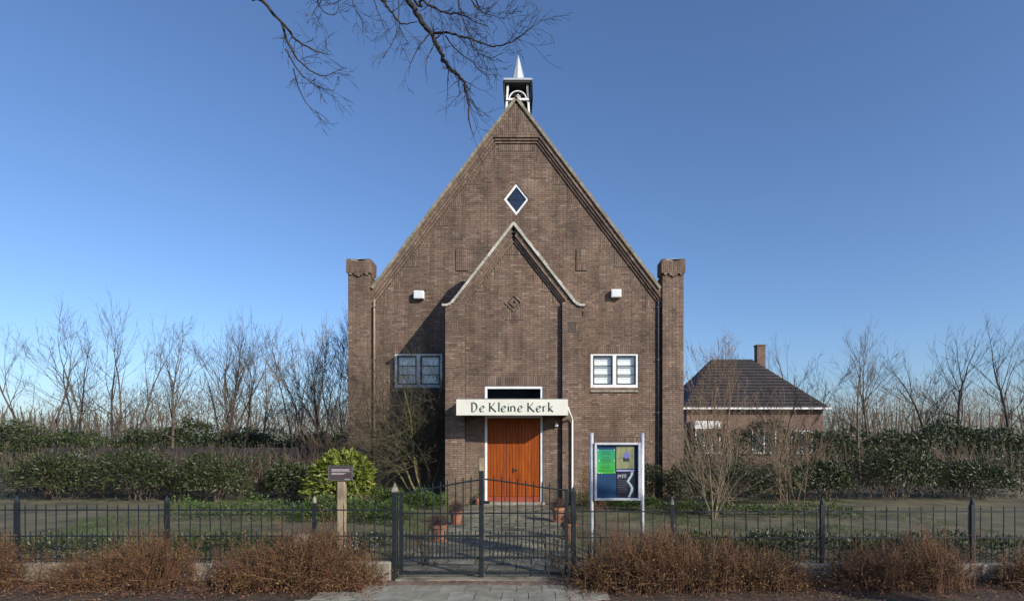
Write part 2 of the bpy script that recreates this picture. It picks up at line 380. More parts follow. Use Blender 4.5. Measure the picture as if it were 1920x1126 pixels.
def floor_of(name, m_, x0, x1, y0, y1, z):
    b = MB(); b.quad((x0,y0,z), (x1,y0,z), (x1,y1,z), (x0,y1,z)); return tag(b.build(name, m_), kind='structure')
pave = floor_of('pavement', M['soil'], -30, 30, PAVE_Y0, PAVE_Y1+.05, -.012)
road = floor_of('road', M['asphalt'], -200, 200, PAVE_Y0-7, PAVE_Y0, -.13+.105)
sm = MB(); sm.box(-.146,.146,-.146,.146,-.05,0)
slab_meshes = [sm.mesh('paving_slab', M['slab']), sm.mesh('paving_slab', M['slabmoss'])]
for me in slab_meshes: pass
def put_slab(parent, x, y, z, k=0, s=(1,1,1), rz=0):
    o = share('paving_slab', slab_meshes[k], parent, (x, y, z + rnd.uniform(-.004,.004)), (rnd.uniform(-.012,.012), rnd.uniform(-.012,.012), rz+rnd.uniform(-.01,.01)), s)
    return o
# slabs in front of the gate: the trapezoid of pavement that shows between the planting beds
for j in range(5):
    y = PAVE_Y1 - .15 - .14 - j*.3
    for i in range(-7, 8):
        x = i*.3 + (.15 if j % 2 else 0)
        if -1.45 - j*.26 < x < 1.25 + j*.1: put_slab(pave, x, y, .012, 0)
# clinker row along the threshold
cm = MB(); cm.box(-.1,.1,-.048,.048,-.04,0); cmesh = cm.mesh('clinker', M['clinker'])
for i in range(-15, 13):
    share('clinker', cmesh, pave, (i*.102 + .05, PAVE_Y1 - .035, .014 + rnd.uniform(-.005,.005)), (rnd.uniform(-.02,.02),0,math.pi/2-.18+rnd.uniform(-.04,.04)))
rest = MB()
for j in range(9):
    for i in range(-80, 80):
        x = i*.3; y = PAVE_Y1 - .29 - j*.3
        if -1.45 - j*.26 < x < 1.25 + j*.1 and j < 5: continue
        if j < 5: continue
        rest.box(x-.146, x+.146, y-.146, y+.146, -.04, .008+rnd.uniform(-.003,.003))
o = rest.build('paving_slab', M['slab'], pave, kind='stuff')
kb = MB(); [kb.box(-30+i*1.0+.004, -29-.004+i*1.0, PAVE_Y0-.12, PAVE_Y0-.004, -.1, .012) for i in range(60)]
kb.build('kerbstone', M['concrete'], pave, kind='stuff')

# threshold kerb under the gate
th = MB(); th.box(-1.08, 1.10, GATE_Y-.15, GATE_Y+.04, -.1, .022)
bevel(th.build('threshold', M['slabmoss'], pave), .01)

# garden path from the gate to the door
path = floor_of('garden_path', M['soil'], -1.25, 1.25, GATE_Y-.05, -1.45, -.008)
y = GATE_Y + .2; j = 0; ps = .4
while y < -1.9:
    for i in range(-3, 4):
        x = i*ps + (.2 if j % 2 else 0)
        if abs(x) < 1.24:
            put_slab(path, x, y, .014, 1, (ps/.3*.985, ps/.3*.985, 1))
    y += ps; j += 1
st = MB(); st.box(-.86, .86, -1.86, -1.52, -.05, .06)
bevel(st.build('door_step', M['concrete'], path), .01)

# ------------------------------------------------------------------ church
church = thing('church', 'brown brick church with steep gable, gabled porch, orange wooden doors and small bell turret', 'church', (0,0,0))
SL, AP = 1.32, 12.18                     # gable slope and apex
th_m = math.atan(SL)
rise = lambda a, x: a - SL*abs(x)
STEP, SD = .07, .04                     # width and depth of one corbel step
FIELD = 3*SD                             # field lies this far behind the outer plane
HZ = .42                                 # horizontal width of band + coping
fa = AP - HZ*SL                          # field apex if produced
HEAD = 10.80
JX = 4.42
core = MB()
def strip(x0, x1, z0a, z0b, z1a, z1b, y0, y1): core.prism([(x0,z0a),(x1,z0b),(x1,z1b),(x0,z1a)], y0, y1)
C0, C1 = FIELD + .008, FIELD + .32
xs = [-4.42,-3.73,-2.27,-.39,0,.39,2.27,3.73,4.42]
WZ0, WZ1 = 3.36, 4.40
DZ, DHW, DHH = 9.12, .39, .50
for a, b in zip(xs[:-1], xs[1:]):
    ta, tb = rise(AP-.1, a), rise(AP-.1, b)
    if abs((a+b)/2) > 2.27 and abs((a+b)/2) < 3.73:
        strip(a, b, 0, 0, WZ0, WZ0, C0, C1); strip(a, b, WZ1, WZ1, ta, tb, C0, C1)
    elif abs(a+b)/2 < .3:
        za = DZ if abs(a) > .1 else DZ-DHH; zb = DZ if abs(b) > .1 else DZ-DHH
        strip(a, b, 0, 0, za, zb, C0, C1)
        za = DZ if abs(a) > .1 else DZ+DHH; zb = DZ if abs(b) > .1 else DZ+DHH
        strip(a, b, za, zb, ta, tb, C0, C1)
    else: strip(a, b, 0, 0, ta, tb, C0, C1)
# fillers behind the proud brick: jambs, rake bands, head
rake_in = []
for s in (-1, 1):
    u = Vector((-s*math.cos(th_m), 0, math.sin(th_m))); v = Vector((s*math.sin(th_m), 0, math.cos(th_m)))
    o = Vector((s*JX, 0, rise(fa, JX))); Lr = JX/math.cos(th_m) + .02
    for k in range(3):
        core.obox(o, u, v, Y_, -.0 if k else 0, Lr, k*STEP, (k+1)*STEP, -C0, -C0+(k+1)*SD+.0)
    core.obox(o, u, v, Y_, -.0, Lr+.1, 3*STEP, .30, -C0, -.008)
hw = (fa-HEAD)/SL
for k in range(3):
    core.box(-hw-.2, hw+.2, FIELD-(k+1)*SD+.009, C0, HEAD+k*STEP, HEAD+(k+1)*STEP)
core.prism([(-hw-.1, HEAD+3*STEP), (hw+.1, HEAD+3*STEP), (0, AP-.2)], .009, C0)
core.build('wall', M['mortar'], church)

bm_ = MB()   # bricks of the main gable
holeR = [(2.27,WZ0),(3.73,WZ0),(3.73,WZ1),(2.27,WZ1)]; holeL = [(-3.73,WZ0),(-2.27,WZ0),(-2.27,WZ1),(-3.73,WZ1)]
dia = [(0,DZ-DHH),(DHW,DZ),(0,DZ+DHH),(-DHW,DZ)]
lintR = [(2.2,WZ1),(3.8,WZ1),(3.8,WZ1+.22),(2.2,WZ1+.22)]; lintL = [(-p[0],p[1]) for p in lintR]
lowR = [(2.2,1.62),(3.95,1.62),(3.95,1.84),(2.2,1.84)]; lowL = [(-p[0],p[1]) for p in lowR]
slotL = [(-1.87,6.90),(-1.835,6.90),(-1.835,7.60),(-1.87,7.60)]; slotR = [(1.80,6.90),(1.835,6.90),(1.835,7.60),(1.80,7.60)]
solL = [(-1.835,6.93),(-1.5,6.93),(-1.5,7.6),(-1.835,7.6)]; solR = [(1.835,6.93),(2.16,6.93),(2.16,7.6),(1.835,7.6)]
sol2 = [(-.55,HEAD-.22),(.55,HEAD-.22),(.55,HEAD),(-.55,HEAD)]
field = [(-JX,0),(JX,0)]
nst = 8; x_end = hw
stepsx = [JX - (JX-x_end)*i/nst for i in range(nst+1)]
stair = []
for i in range(nst):
    stair += [(stepsx[i], rise(fa, stepsx[i])), (stepsx[i+1], rise(fa, stepsx[i]))]
stair.append((hw, HEAD))
field += stair + [(-x, z) for x, z in reversed(stair)]
lay(bm_, (0,0,0), X_, Z_, Y_, field, -FIELD, -C0-.002, [holeR, holeL, dia, lintR, lintL, lowR, lowL, slotL, slotR, solL, solR, sol2])
for i in range(nst):
    tri_ = [(stepsx[i+1], rise(fa, stepsx[i])), (stepsx[i], rise(fa, stepsx[i])), (stepsx[i+1], rise(fa, stepsx[i+1]))]
    for s in (-1, 1):
        lay(bm_, (0,0,0), Z_, X_, Y_, [(z, s*x) for x, z in tri_], -FIELD+.003, -C0-.002)
for q in (lintR, lintL, lowR, lowL, solL, solR, sol2):
    z0 = min(p[1] for p in q)
    lay(bm_, (0,0,z0), Z_, X_, Y_, [(z-z0, x) for x, z in q], -FIELD+(.022 if q in (solL, solR) else .006), -C0-.002, stack=True)
for s in (-1, 1):
    u = Vector((-s*math.cos(th_m), 0, math.sin(th_m))); v = Vector((s*math.sin(th_m), 0, math.cos(th_m)))
    o = Vector((s*JX, 0, rise(fa, JX))); Lr = JX/math.cos(th_m)
    Lk = (JX-hw)/math.cos(th_m)
    for k in range(3):
        e = Lk + (k*STEP)*.5
        lay(bm_, o + v*(k*STEP), u, v, Y_, [(-.0,0),(e,0),(e,STEP),(-.0,STEP)], -FIELD+(k+1)*SD, -C0-.002, C=STEP)
    lay(bm_, o + v*(3*STEP), v, u, Y_, [(0,-.0),(.10,-.0),(.10,Lr-.02),(0,Lr-.12)], 0, -.02, L=.11, stack=True)
for k in range(3):
    w = hw + .03 + k*.02
    lay(bm_, (0,0,HEAD+k*STEP), X_, Z_, Y_, [(-w,0),(w,0),(w,STEP),(-w,STEP)], -FIELD+(k+1)*SD, -C0-.002, C=STEP)
zt = HEAD+3*STEP
lay(bm_, (0,0,0), Z_, X_, Y_, [(zt,-(hw+.12)),(zt,hw+.12),(AP-.18,.0)], -.001, -.02)
def add_bricks(mb, parent=church): return mb.build('brickwork', M['brick'], parent, kind='stuff')
add_bricks(bm_)

# sloping coping of the main gable: one stone after another
def coping(mb, o, u, v, L, w0, w1, y0, y1, n, over=.006):
    for i in range(n):
        a0, a1 = L*i/n, L*(i+1)/n
        j = rnd.uniform(0, over)
        mb.obox(o, u, v, Y_, a0+.004, a1-.004, w0, w1+j, -y1, -y0)
for s in (-1, 1):
    cp = MB()
    u = Vector((-s*math.cos(th_m), 0, math.sin(th_m))); v = Vector((s*math.sin(th_m), 0, math.cos(th_m)))
    o = Vector((s*4.40, 0, rise(AP, 4.40))) - v*.055
    coping(cp, o, u, v, 4.40/math.cos(th_m) - (.0 if s > 0 else .03), -.02, .055, -.05, .5, 38, .02)
    cp.build('coping', M['coping'], church, kind='stuff')

# towers at both sides of the gable
tw = MB()
for s in (-1, 1):
    tower = MB(); x0, x1 = (4.43, 5.07) if s > 0 else (-5.09, -4.43); TF = -.05
    tower.box(x0+.008, x1-.008, TF+.008, .7, 0, 6.78)
    tower.build('corner_tower', M['mortar'], church)
    P = lambda a, b, z0=0, z1=6.78: [(a,z0),(b,z0),(b,z1),(a,z1)]
    lay(tw, (0,TF,0), X_, Z_, Y_, P(x0, x1), 0, -.02)
    lay(tw, (x0,0,0), Vector((0,1,0)), Z_, Vector((-1,0,0)), P(TF,.7), 0, -.02)
    lay(tw, (x1,0,0), Vector((0,1,0)), Z_, Vector((1,0,0)), P(TF,.7), 0, -.02)
    cap = MB(); cz0, cz1 = 6.82, 7.22; xa, xb = x0-.035, x1+.035; N_ = 8
    top = [(xb, cz1), ] + [(xb-.07-(xb-xa-.14)*i/N_, cz1 - .055*math.sin(math.pi*i/N_)) for i in range(N_+1)] + [(xa, cz1)]
    cap.prism([(xa,cz0),(xb,cz0)] + top, TF-.05, .52)
    cp_o = cap.build('tower_cap', M['mortar'], church)
    cb = MB()
    lay(cb, (0,TF-.05,0), Z_, X_, Y_, [(cz0, xa), (cz0, xb)] + [(z, x) for x, z in top], .006, -.01, L=.2)
    for sx, xx in ((-1, xa), (1, xb)):
        lay(cb, (xx,0,0), Z_, Vector((0,1,0)), Vector((sx,0,0)), [(cz0,TF-.05),(cz1,TF-.05),(cz1,.52),(cz0,.52)], .006, -.01, L=.2)
    # corbel teeth under the cap
    for i in range(9):
        xx = xa + (xb-xa)*(i+.5)/9; h = (.02, .075, .03, .09, .13, .09, .03, .075, .02)[i]
        cb.box(xx-.038, xx+.038, TF-.05, TF-.002, cz0-h, cz0-.001)
    for i in range(5):
        yy = TF + .05 + i*.09; h = (.03,.09,.13,.09)[i % 4]
        if s > 0: cb.box(xa, x0-.001, yy-.038, yy+.038, cz0-h, cz0-.001)
        else: cb.box(x1+.001, xb, yy-.038, yy+.038, cz0-h, cz0-.001)
    cb.build('brickwork', M['brick'], cp_o, kind='stuff')
    lid = MB(); pts = [(xb-.07-(xb-xa-.14)*i/N_, cz1 - .055*math.sin(math.pi*i/N_)) for i in range(N_+1)]
    lid.prism([(x, z-.008) for x, z in reversed(pts)] + [(xa+.05, cz1+.012), (xb-.05, cz1+.012)][::1], TF-.03, .51)
    lid.build('cap_cover', M['whitecap'], cp_o)
add_bricks(tw)

# nave behind the gable: walls, roof
nv = MB(); nv.box(-4.6, -4.35, .72, 18, 0, 5.9); nv.box(4.35, 4.6, .72, 18, 0, 5.9); nv.prism([(-4.35,0),(4.35,0),(4.35,5.9),(0,11.6),(-4.35,5.9)], 17.7, 18)
nv.build('wall', M['brickwall'], church)
for s in (-1, 1):
    rf = MB()
    for k in range(28):
        d0, d1 = k/28, (k+1)/28+.004
        xa, xb = s*4.9*(1-d0), s*4.9*(1-d1); za, zb = 11.93-SL*abs(xa), 11.93-SL*abs(xb)
        for j in range(24):
            ya = .47+j*.73; yb = ya+.722
            rf.quad((xa,ya,za+.035), (xa,yb,za+.035), (xb,yb,zb+.002), (xb,ya,zb+.002))
    rf.build('roof_slope', M['roof'], church, kind='stuff')
rb = MB(); rb.prism([(-4.8,5.5),(4.8,5.5),(0,11.82)], .46, 18.05); rb.build('roof', M['roofdark'], church)
nib = MB()
for i in range(15):
    a = .3 + i*.46 + rnd.uniform(-.05,.05); x = -4.2 + a*math.cos(th_m); z = rise(AP, x)
    nib.box(x-.035, x+.01, .1, .3, z+.01, z+.05+rnd.uniform(0,.02))
nib.build('tile_hook', M['slate'], church, kind='stuff')

# ---- windows of the main gable
def casement_window(xc, z0, z1, w, yf, blind, dark):
    x0, x1 = xc-w/2, xc+w/2; F = .075
    fr = MB(); y0, y1 = yf, yf+.09
    fr.box(x0, x0+F, y0, y1, z0, z1); fr.box(x1-F, x1, y0, y1, z0, z1)
    fr.box(x0+F, x1-F, y0, y1, z1-F*.8, z1); fr.box(x0+F, x1-F, y0-.01, y1, z0, z0+F*1.25)
    fr.box(xc-.055, xc+.055, y0-.002, y1, z0+F*1.25, z1-F*.8)
    f = bevel(fr.build('window', M['white'], church), .004)
    for (a, b) in ((x0+F, xc-.055), (xc+.055, x1-F)):
        c0, c1 = z0+F*1.25, z1-F*.8; t = .04
        ca = MB(); ca.box(a, a+t, y0+.02, y1-.01, c0, c1); ca.box(b-t, b, y0+.02, y1-.01, c0, c1)
        ca.box(a+t, b-t, y0+.02, y1-.01, c0, c0+t); ca.box(a+t, b-t, y0+.02, y1-.01, c1-t, c1)
        hh = (c1-c0-2*t)
        for q in (1, 2): ca.box(a+t, b-t, y0+.025, y1-.012, c0+t+hh*q/3-.011, c0+t+hh*q/3+.011)
        ca.build('casement', M['darkgreen'], f)
        for q in range(3):
            p = MB(); zz0 = c0+t+hh*q/3+(.011 if q else 0); zz1 = c0+t+hh*(q+1)/3-(.011 if q < 2 else 0)
            p.quad((a+t, y0+.05, zz0), (b-t, y0+.05, zz0), (b-t, y0+.05, zz1), (a+t, y0+.05, zz1))
            p.build('pane', M['glass'], f)
    # interior: shallow room box and paper blinds
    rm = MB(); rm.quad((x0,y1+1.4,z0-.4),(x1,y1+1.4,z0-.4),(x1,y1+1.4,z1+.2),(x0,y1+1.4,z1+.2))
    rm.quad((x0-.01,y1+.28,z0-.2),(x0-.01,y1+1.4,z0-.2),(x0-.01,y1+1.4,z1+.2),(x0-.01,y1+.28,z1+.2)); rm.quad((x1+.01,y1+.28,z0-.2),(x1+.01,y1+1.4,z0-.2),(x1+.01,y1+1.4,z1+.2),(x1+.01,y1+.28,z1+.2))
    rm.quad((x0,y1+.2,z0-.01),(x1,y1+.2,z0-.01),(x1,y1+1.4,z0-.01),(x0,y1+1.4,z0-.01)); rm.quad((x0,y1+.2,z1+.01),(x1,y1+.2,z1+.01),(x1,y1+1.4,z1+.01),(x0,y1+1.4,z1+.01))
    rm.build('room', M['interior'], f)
    for (a, b, low) in blind:
        bl = MB(); zz = z1-.06; i = 0
        while zz > low:
            h = .14; bl.quad((a,y1+.025,zz-h), (b,y1+.025,zz-h), (b,y1+.035,zz), (a,y1+.035,zz)); bl.quad((a,y1+.035,zz-h), (b,y1+.035,zz-h), (b,y1+.025,zz-h), (a,y1+.025,zz-h)); zz -= h
        bl.build('blind', M['blind'], f)
    return f
wy = FIELD + .02
casement_window(3.0, WZ0, WZ1, 1.46, wy, [(2.30,2.66,3.44),(2.66,2.96,3.60),(3.03,3.38,3.44),(3.38,3.70,3.62)], 0)
casement_window(-3.0, WZ0, WZ1, 1.46, wy, [(-3.7,-3.02,3.48),(-2.96,-2.3,3.48)], 1)
for xc in (3.0, -3.0):
    sl = MB()
    for i in range(8):
        a = xc-.73+i*.1825
        sl.obox(Vector((a,FIELD-.05,WZ0-.13)), X_, Vector((0,.12,.126)).normalized(), Vector((0,-.126,.12)).normalized(), .003, .18, 0, .165, -.03, 0)
    sl.build('window_sill', M['concrete'] if xc > 0 else M['zinc'], church)
# diamond window
def ring(mb, c, hw0, hh0, hw1, hh1, y0, y1):
    o_ = [(0,-hh0),(hw0,0),(0,hh0),(-hw0,0)]; i_ = [(0,-hh1),(hw1,0),(0,hh1),(-hw1,0)]
    for k in range(4):
        a, b, c2, d = o_[k], o_[(k+1)%4], i_[(k+1)%4], i_[k]
        mb.prism([(c[0]+p[0], c[1]+p[1]) for p in (a, b, c2, d)], y0, y1)
dm = MB(); ring(dm, (0,DZ), DHW-.005, DHH-.006, DHW-.085, DHH-.11, FIELD+.03, FIELD+.12)
dw = dm.build('diamond_window', M['white'], church)
dn = MB(); ring(dn, (0,DZ), DHW-.086, DHH-.112, DHW-.115, DHH-.15, FIELD+.05, FIELD+.10)
dn.box(-.009,.009,FIELD+.06,FIELD+.09,DZ-.36,DZ+.36); dn.box(-.28,.28,FIELD+.062,FIELD+.088,DZ-.01,DZ+.01); dn.build('glazing_bar', M['darkgreen'], dw)
dg = MB(); dg.quad((0,FIELD+.075,DZ-.36),(.28,FIELD+.075,DZ),(0,FIELD+.075,DZ+.36),(-.28,FIELD+.075,DZ)); dg.build('pane', M['glass'], dw)
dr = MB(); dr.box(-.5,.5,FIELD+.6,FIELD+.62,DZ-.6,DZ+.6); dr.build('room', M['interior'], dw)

# square white wall lamps
for xc, zc in ((-2.955, 6.165), (3.035, 6.205)):
    b = MB(); b.box(xc-.15, xc+.15, FIELD-.17, FIELD-.002, zc-.12, zc+.12)
    l_ = bevel(b.build('wall_lamp', M['white'], church), .012, 2)
    c = MB(); c.box(xc-.12, xc+.12, FIELD-.176, FIELD-.1701, zc-.09, zc+.09); c.build('lamp_glass', M['whitecap'], l_)

# rain pipes in the corners beside the towers
for s in (-1, 1):
    rp = MB(); rp.tube([(s*4.335,.075,0),(s*4.335,.075,6.0),(s*4.335,.12,6.15)], .036, 10); pipe = rp.build('rain_pipe', M['zinc'] if s > 0 else M['painted'], church, smooth=True)
    for z in (1.0, 2.6, 4.2, 5.8):
        b = MB(); b.box(s*4.335-.05,s*4.335+.05,.03,.13,z-.012,z+.012); b.build('pipe_bracket', M['zinc'], pipe)

# ------------------------------------------------------------------ porch
PY, PF = -1.70, .122; PSL, PA = 1.28, 7.68; PW, PJ = 1.87, 1.33
th_p = math.atan(PSL); PC0 = PY+PF+.008; pfa = PA - .38*PSL
pr = lambda a, x: a - PSL*abs(x)
pc = MB()
pc.prism([(-PW+.01,0),(-.80,0),(-.80,pr(PA-.06,.8)),(-1.66,pr(PA-.06,1.66)),(-PW+.01,5.40)], PC0, PC0+.25)
pc.prism([(PW-.01,0),(.80,0),(.80,pr(PA-.06,.8)),(1.66,pr(PA-.06,1.66)),(PW-.01,5.40)], PC0, PC0+.25)
pc.prism([(-.80,3.25),(.80,3.25),(.80,pr(PA-.06,.8)),(0,PA-.06),(-.80,pr(PA-.06,.8))], PC0+.0, PC0+.2501)
pc.box(-PW+.01, -PW+.24, PC0+.25, FIELD-.01, 0, 5.38); pc.box(PW-.24, PW-.01, PC0+.25, FIELD-.01, 0, 5.38)
for s in (-1, 1):
    pc.prism([(s*PJ,0),(s*(PW-.01),0),(s*(PW-.01),5.40),(s*1.66,5.47),(s*1.527,5.63),(s*PJ,pr(pfa,PJ))], PY+.008, PC0)
    u = Vector((-s*math.cos(th_p), 0, math.sin(th_p))); v = Vector((s*math.sin(th_p), 0, math.cos(th_p)))
    o = Vector((s*PJ, PY, pr(pfa, PJ))); Lr = PJ/math.cos(th_p)
    for k in range(3):
        pc.obox(o, u, v, Y_, 0, Lr+(k*.056)*.78, k*.056, (k+1)*.056, -PF-.008, -PF+(k+1)*SD-.004)
    pc.obox(o, u, v, Y_, 0, Lr+.2, .168, .25, -PF-.008, -.008)
pc.build('porch_wall', M['mortar'], church)
pb = MB()
door = [(-.80,0),(.80,0),(.80,3.25),(-.80,3.25)]; lint = [(-.95,3.25),(.95,3.25),(.95,3.49),(-.95,3.49)]
dmd = [(0,5.27),(.27,5.52),(0,5.80),(-.27,5.52)]; dmb = [(-.27,5.05),(.27,5.05),(.27,5.52),(0,5.27),(-.27,5.52)]
pst = [PJ - PJ*i/5 for i in range(6)]; stair = []
for i in range(5): stair += [(pst[i], pr(pfa, pst[i])), (pst[i+1], pr(pfa, pst[i]))]
pf_ = [(-PJ,0),(PJ,0)] + stair + [(0, pr(pfa, pst[4]))] + [(-x,z) for x,z in reversed(stair)]
pf_ = [(-PJ,0),(PJ,0)] + stair[:-1] + [(-x,z) for x,z in reversed(stair[:-1])]
lay(pb, (0,PY,0), X_, Z_, Y_, pf_, -PF, -PF-.01, [door, lint, dmd, dmb])
for i in range(5):
    t_ = [(pst[i+1], pr(pfa,pst[i])), (pst[i], pr(pfa,pst[i])), (pst[i+1], pr(pfa,pst[i+1]))]
    for s in (-1,1): lay(pb, (0,PY,0), Z_, X_, Y_, [(z, s*x) for x,z in t_], -PF+.003, -PF-.01)
lay(pb, (0,PY,3.25), Z_, X_, Y_, [(z-3.25,x) for x,z in lint], -PF+.004, -PF-.01, stack=True, L=.24)
lay(pb, (0,PY,0), Z_, X_, Y_, [(z,x) for x,z in dmb], -PF+.004, -PF-.01)
for k in range(4):      # brick diamond ornament: nested frames, each a little deeper or prouder
    f_ = 1-k*.25; c_ = Vector((0,PY,5.535)); d_ = PF - (.022 if k % 2 == 0 else -.012)
    for q in range(4):
        a = [(0,-.265),(.27,0),(0,.265),(-.27,0)]; p0, p1 = a[q], a[(q+1)%4]
        uu = Vector((p1[0]-p0[0], 0, p1[1]-p0[1])); ln = uu.length; uu.normalize(); vv = Vector((-uu.z,0,uu.x))
        lay(pb, c_ + Vector((p0[0]*f_,0,p0[1]*f_)), uu, vv, Y_, [(0,0),(ln*f_,0),(ln*f_-.03,.055),(.03,.055)], -d_, -PF-.01, L=.13, C=.055)
for s in (-1, 1):
    pil = [(s*PJ,0),(s*PW,0),(s*PW,5.40),(s*1.66,5.47),(s*1.527,5.63),(s*PJ,pr(pfa,PJ))]
    ins = [(s*1.48,4.68),(s*1.70,4.68),(s*1.70,4.98),(s*1.48,4.98)]
    lay(pb, (0,PY,0), X_, Z_, Y_, pil, 0, -.012, [ins])
    lay(pb, (0,PY,4.68), Z_, X_, Y_, [(z-4.68,x) for x,z in ins], -.012 if s > 0 else .004, -.02, L=.30, stack=True)
    u = Vector((-s*math.cos(th_p), 0, math.sin(th_p))); v = Vector((s*math.sin(th_p), 0, math.cos(th_p)))
    o = Vector((s*PJ, PY, pr(pfa, PJ))); Lr = PJ/math.cos(th_p)
    for k in range(3):
        e0 = Lr + k*.056/PSL*0 ; lay(pb, o+v*(k*.056), u, v, Y_, [(0,0),(e0+k*.056*.78,0),(e0+(k+1)*.056*.78,.056),(0,.056)], -PF+(k+1)*SD, -PF-.01, C=.056)
    lay(pb, o+v*.168, v, u, Y_, [(0,0),(.082,0),(.082,Lr+.2),(0,Lr+.13)], 0, -.012, L=.09, stack=True)
    lay(pb, (s*PW,0,0), Vector((0,1,0)), Z_, Vector((s,0,0)), [(PY,0),(FIELD,0),(FIELD,5.38),(PY,5.38)], 0, -.015)
add_bricks(pb)
# porch roof and its pale coping with flared ends
for s in (-1, 1):
    prf = MB(); prf.prism([(0,PA-.04),(s*1.66,5.49),(s*1.95,5.37),(s*1.95,5.33),(s*1.6,5.42),(0,PA-.16)], PC0+.26, FIELD-.012)
    prf.build('porch_roof', M['roof'], church)
    curve = [(0,PA)] + [(1.62*i/16, PA-(PA-5.60)*i/16) for i in range(1,17)] + [(1.70,5.505),(1.78,5.455),(1.87,5.44),(1.95,5.455)]
    cpm = MB()
    for (xa, za), (xb, zb) in zip(curve[:-1], curve[1:]):
        d = Vector((xb-xa, 0, zb-za)); ln = d.length; d.normalize(); nn = Vector((-d.z,0,d.x))
        if s < 0: d = Vector((-d.x,0,d.z)); nn = Vector((-nn.x,0,nn.z))
        t = .032 + rnd.uniform(0,.018)*(1.3 if s > 0 else .3)
        cpm.obox(Vector((s*xa, PY, za)), d, nn, Y_, .002, ln-.002, -.04, t-.012, -.34, .05+rnd.uniform(0,.012))
    cpm.build('porch_coping', M['coping_light'], church, kind='stuff')

# door frame, fanlight, doors
DY = PY + PF + .05
df = MB()
df.box(-.80,-.735,DY-.03,DY+.07,.0,3.24); df.box(.735,.80,DY-.03,DY+.07,0,3.24); df.box(-.735,.735,DY-.03,DY+.07,3.17,3.24)
df.box(-.735,.735,DY-.028,DY+.07,2.37,2.44)
frame = bevel(df.build('door_frame', M['white'], church), .004)
p = MB(); p.quad((-.735,DY+.02,2.44),(.735,DY+.02,2.44),(.735,DY+.02,3.17),(-.735,DY+.02,3.17)); p.build('fanlight_pane', M['glassdark'], frame)
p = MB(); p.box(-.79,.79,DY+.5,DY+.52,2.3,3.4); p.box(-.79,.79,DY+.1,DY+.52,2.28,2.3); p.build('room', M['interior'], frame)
back = MB(); back.box(-.735,.735,DY+.045,DY+.07,.05,2.37); dleaf = back.build('door', M['kick'], church)
n = 17; w = 1.466/n
for i in range(n):
    a = -.733 + i*w; seam = i in (5,)
    b = MB(); b.box(a+.003+(.009 if i == 6 else 0), a+w-.003, DY+.012+rnd.uniform(-.0015,.0015), DY+.044, .20, 2.36)
    bevel(b.build('door_plank', M['wood'], dleaf), .004)
for a, b_ in ((-.73,-.26),(-.245,.73)):
    k = MB(); k.box(a, b_, DY+.008, DY+.044, .055, .192); bevel(k.build('kick_board', M['kick'], dleaf), .003)
hd = MB(); hd.box(-.03,.10,DY-.02,DY+.005,.92,.945); hd.box(-.035,.0,DY-.005,DY+.012,.86,.99); hd.build('door_handle', M['slate'], dleaf)
hv = MB(); hv.box(-.262,-.243,DY+.0,DY+.04,.2,2.36); hv.build('meeting_batten', M['kick'], dleaf)

# canopy with its lettered board
cn = MB(); CYF = PY-.85
cn.box(-1.41,1.41,CYF+.03,PY+PF-.003,2.44,2.78); can = cn.build('canopy', M['slate'], church)
bd = MB(); bd.box(-1.44,1.44,CYF,CYF+.028,2.395,2.815); bevel(bd.build('sign_board', M['cream'], can), .004)
for s in (-1,1):
    b = MB(); b.box(min(s*1.412,s*1.44),max(s*1.412,s*1.44),CYF+.03,PY-.001,2.40,2.81); b.build('side_board', M['cream'], can)
b = MB(); b.box(-1.45,1.45,CYF-.008,PY-.001,2.817,2.83); b.build('canopy_edge', M['zinc'], can)
# letters drawn with a slanted broad nib
NIB = math.radians(25)
def pen(strokes, w=.041, thin=.018):
    mb = MB(); nx, nz = math.cos(NIB)*w/2, math.sin(NIB)*w/2
    layer = 0
    for st_ in strokes:
        if len(st_) > 2:              # Catmull-Rom
            pts = []
            P_ = [st_[0]] + st_ + [st_[-1]]
            for i in range(1, len(P_)-2):
                for t in range(6):
                    t /= 6; p0, p1, p2, p3 = P_[i-1], P_[i], P_[i+1], P_[i+2]
                    f = lambda a, b, c, d: .5*(2*b+(c-a)*t+(2*a-5*b+4*c-d)*t*t+(3*b-a-3*c+d)*t**3)
                    pts.append((f(p0[0],p1[0],p2[0],p3[0]), f(p0[1],p1[1],p2[1],p3[1])))
            pts.append(st_[-1])
        else: pts = st_
        L_, R_ = [], []
        for i, p in enumerate(pts):
            q0, q1 = pts[max(i-1,0)], pts[min(i+1,len(pts)-1)]
            dx, dz = q1[0]-q0[0], q1[1]-q0[1]; l = math.hypot(dx,dz) or 1; px, pz = -dz/l, dx/l
            h = max(abs(px*nx+pz*nz), thin/2); L_.append((p[0]+px*h, p[1]+pz*h)); R_.append((p[0]-px*h, p[1]-pz*h))
        y1 = -.003 - layer*.0004; layer += 1
        for i in range(len(pts)-1):
            mb.prism([L_[i], L_[i+1], R_[i+1], R_[i]], y1, 0)
    return mb
H, xh = .235, .145
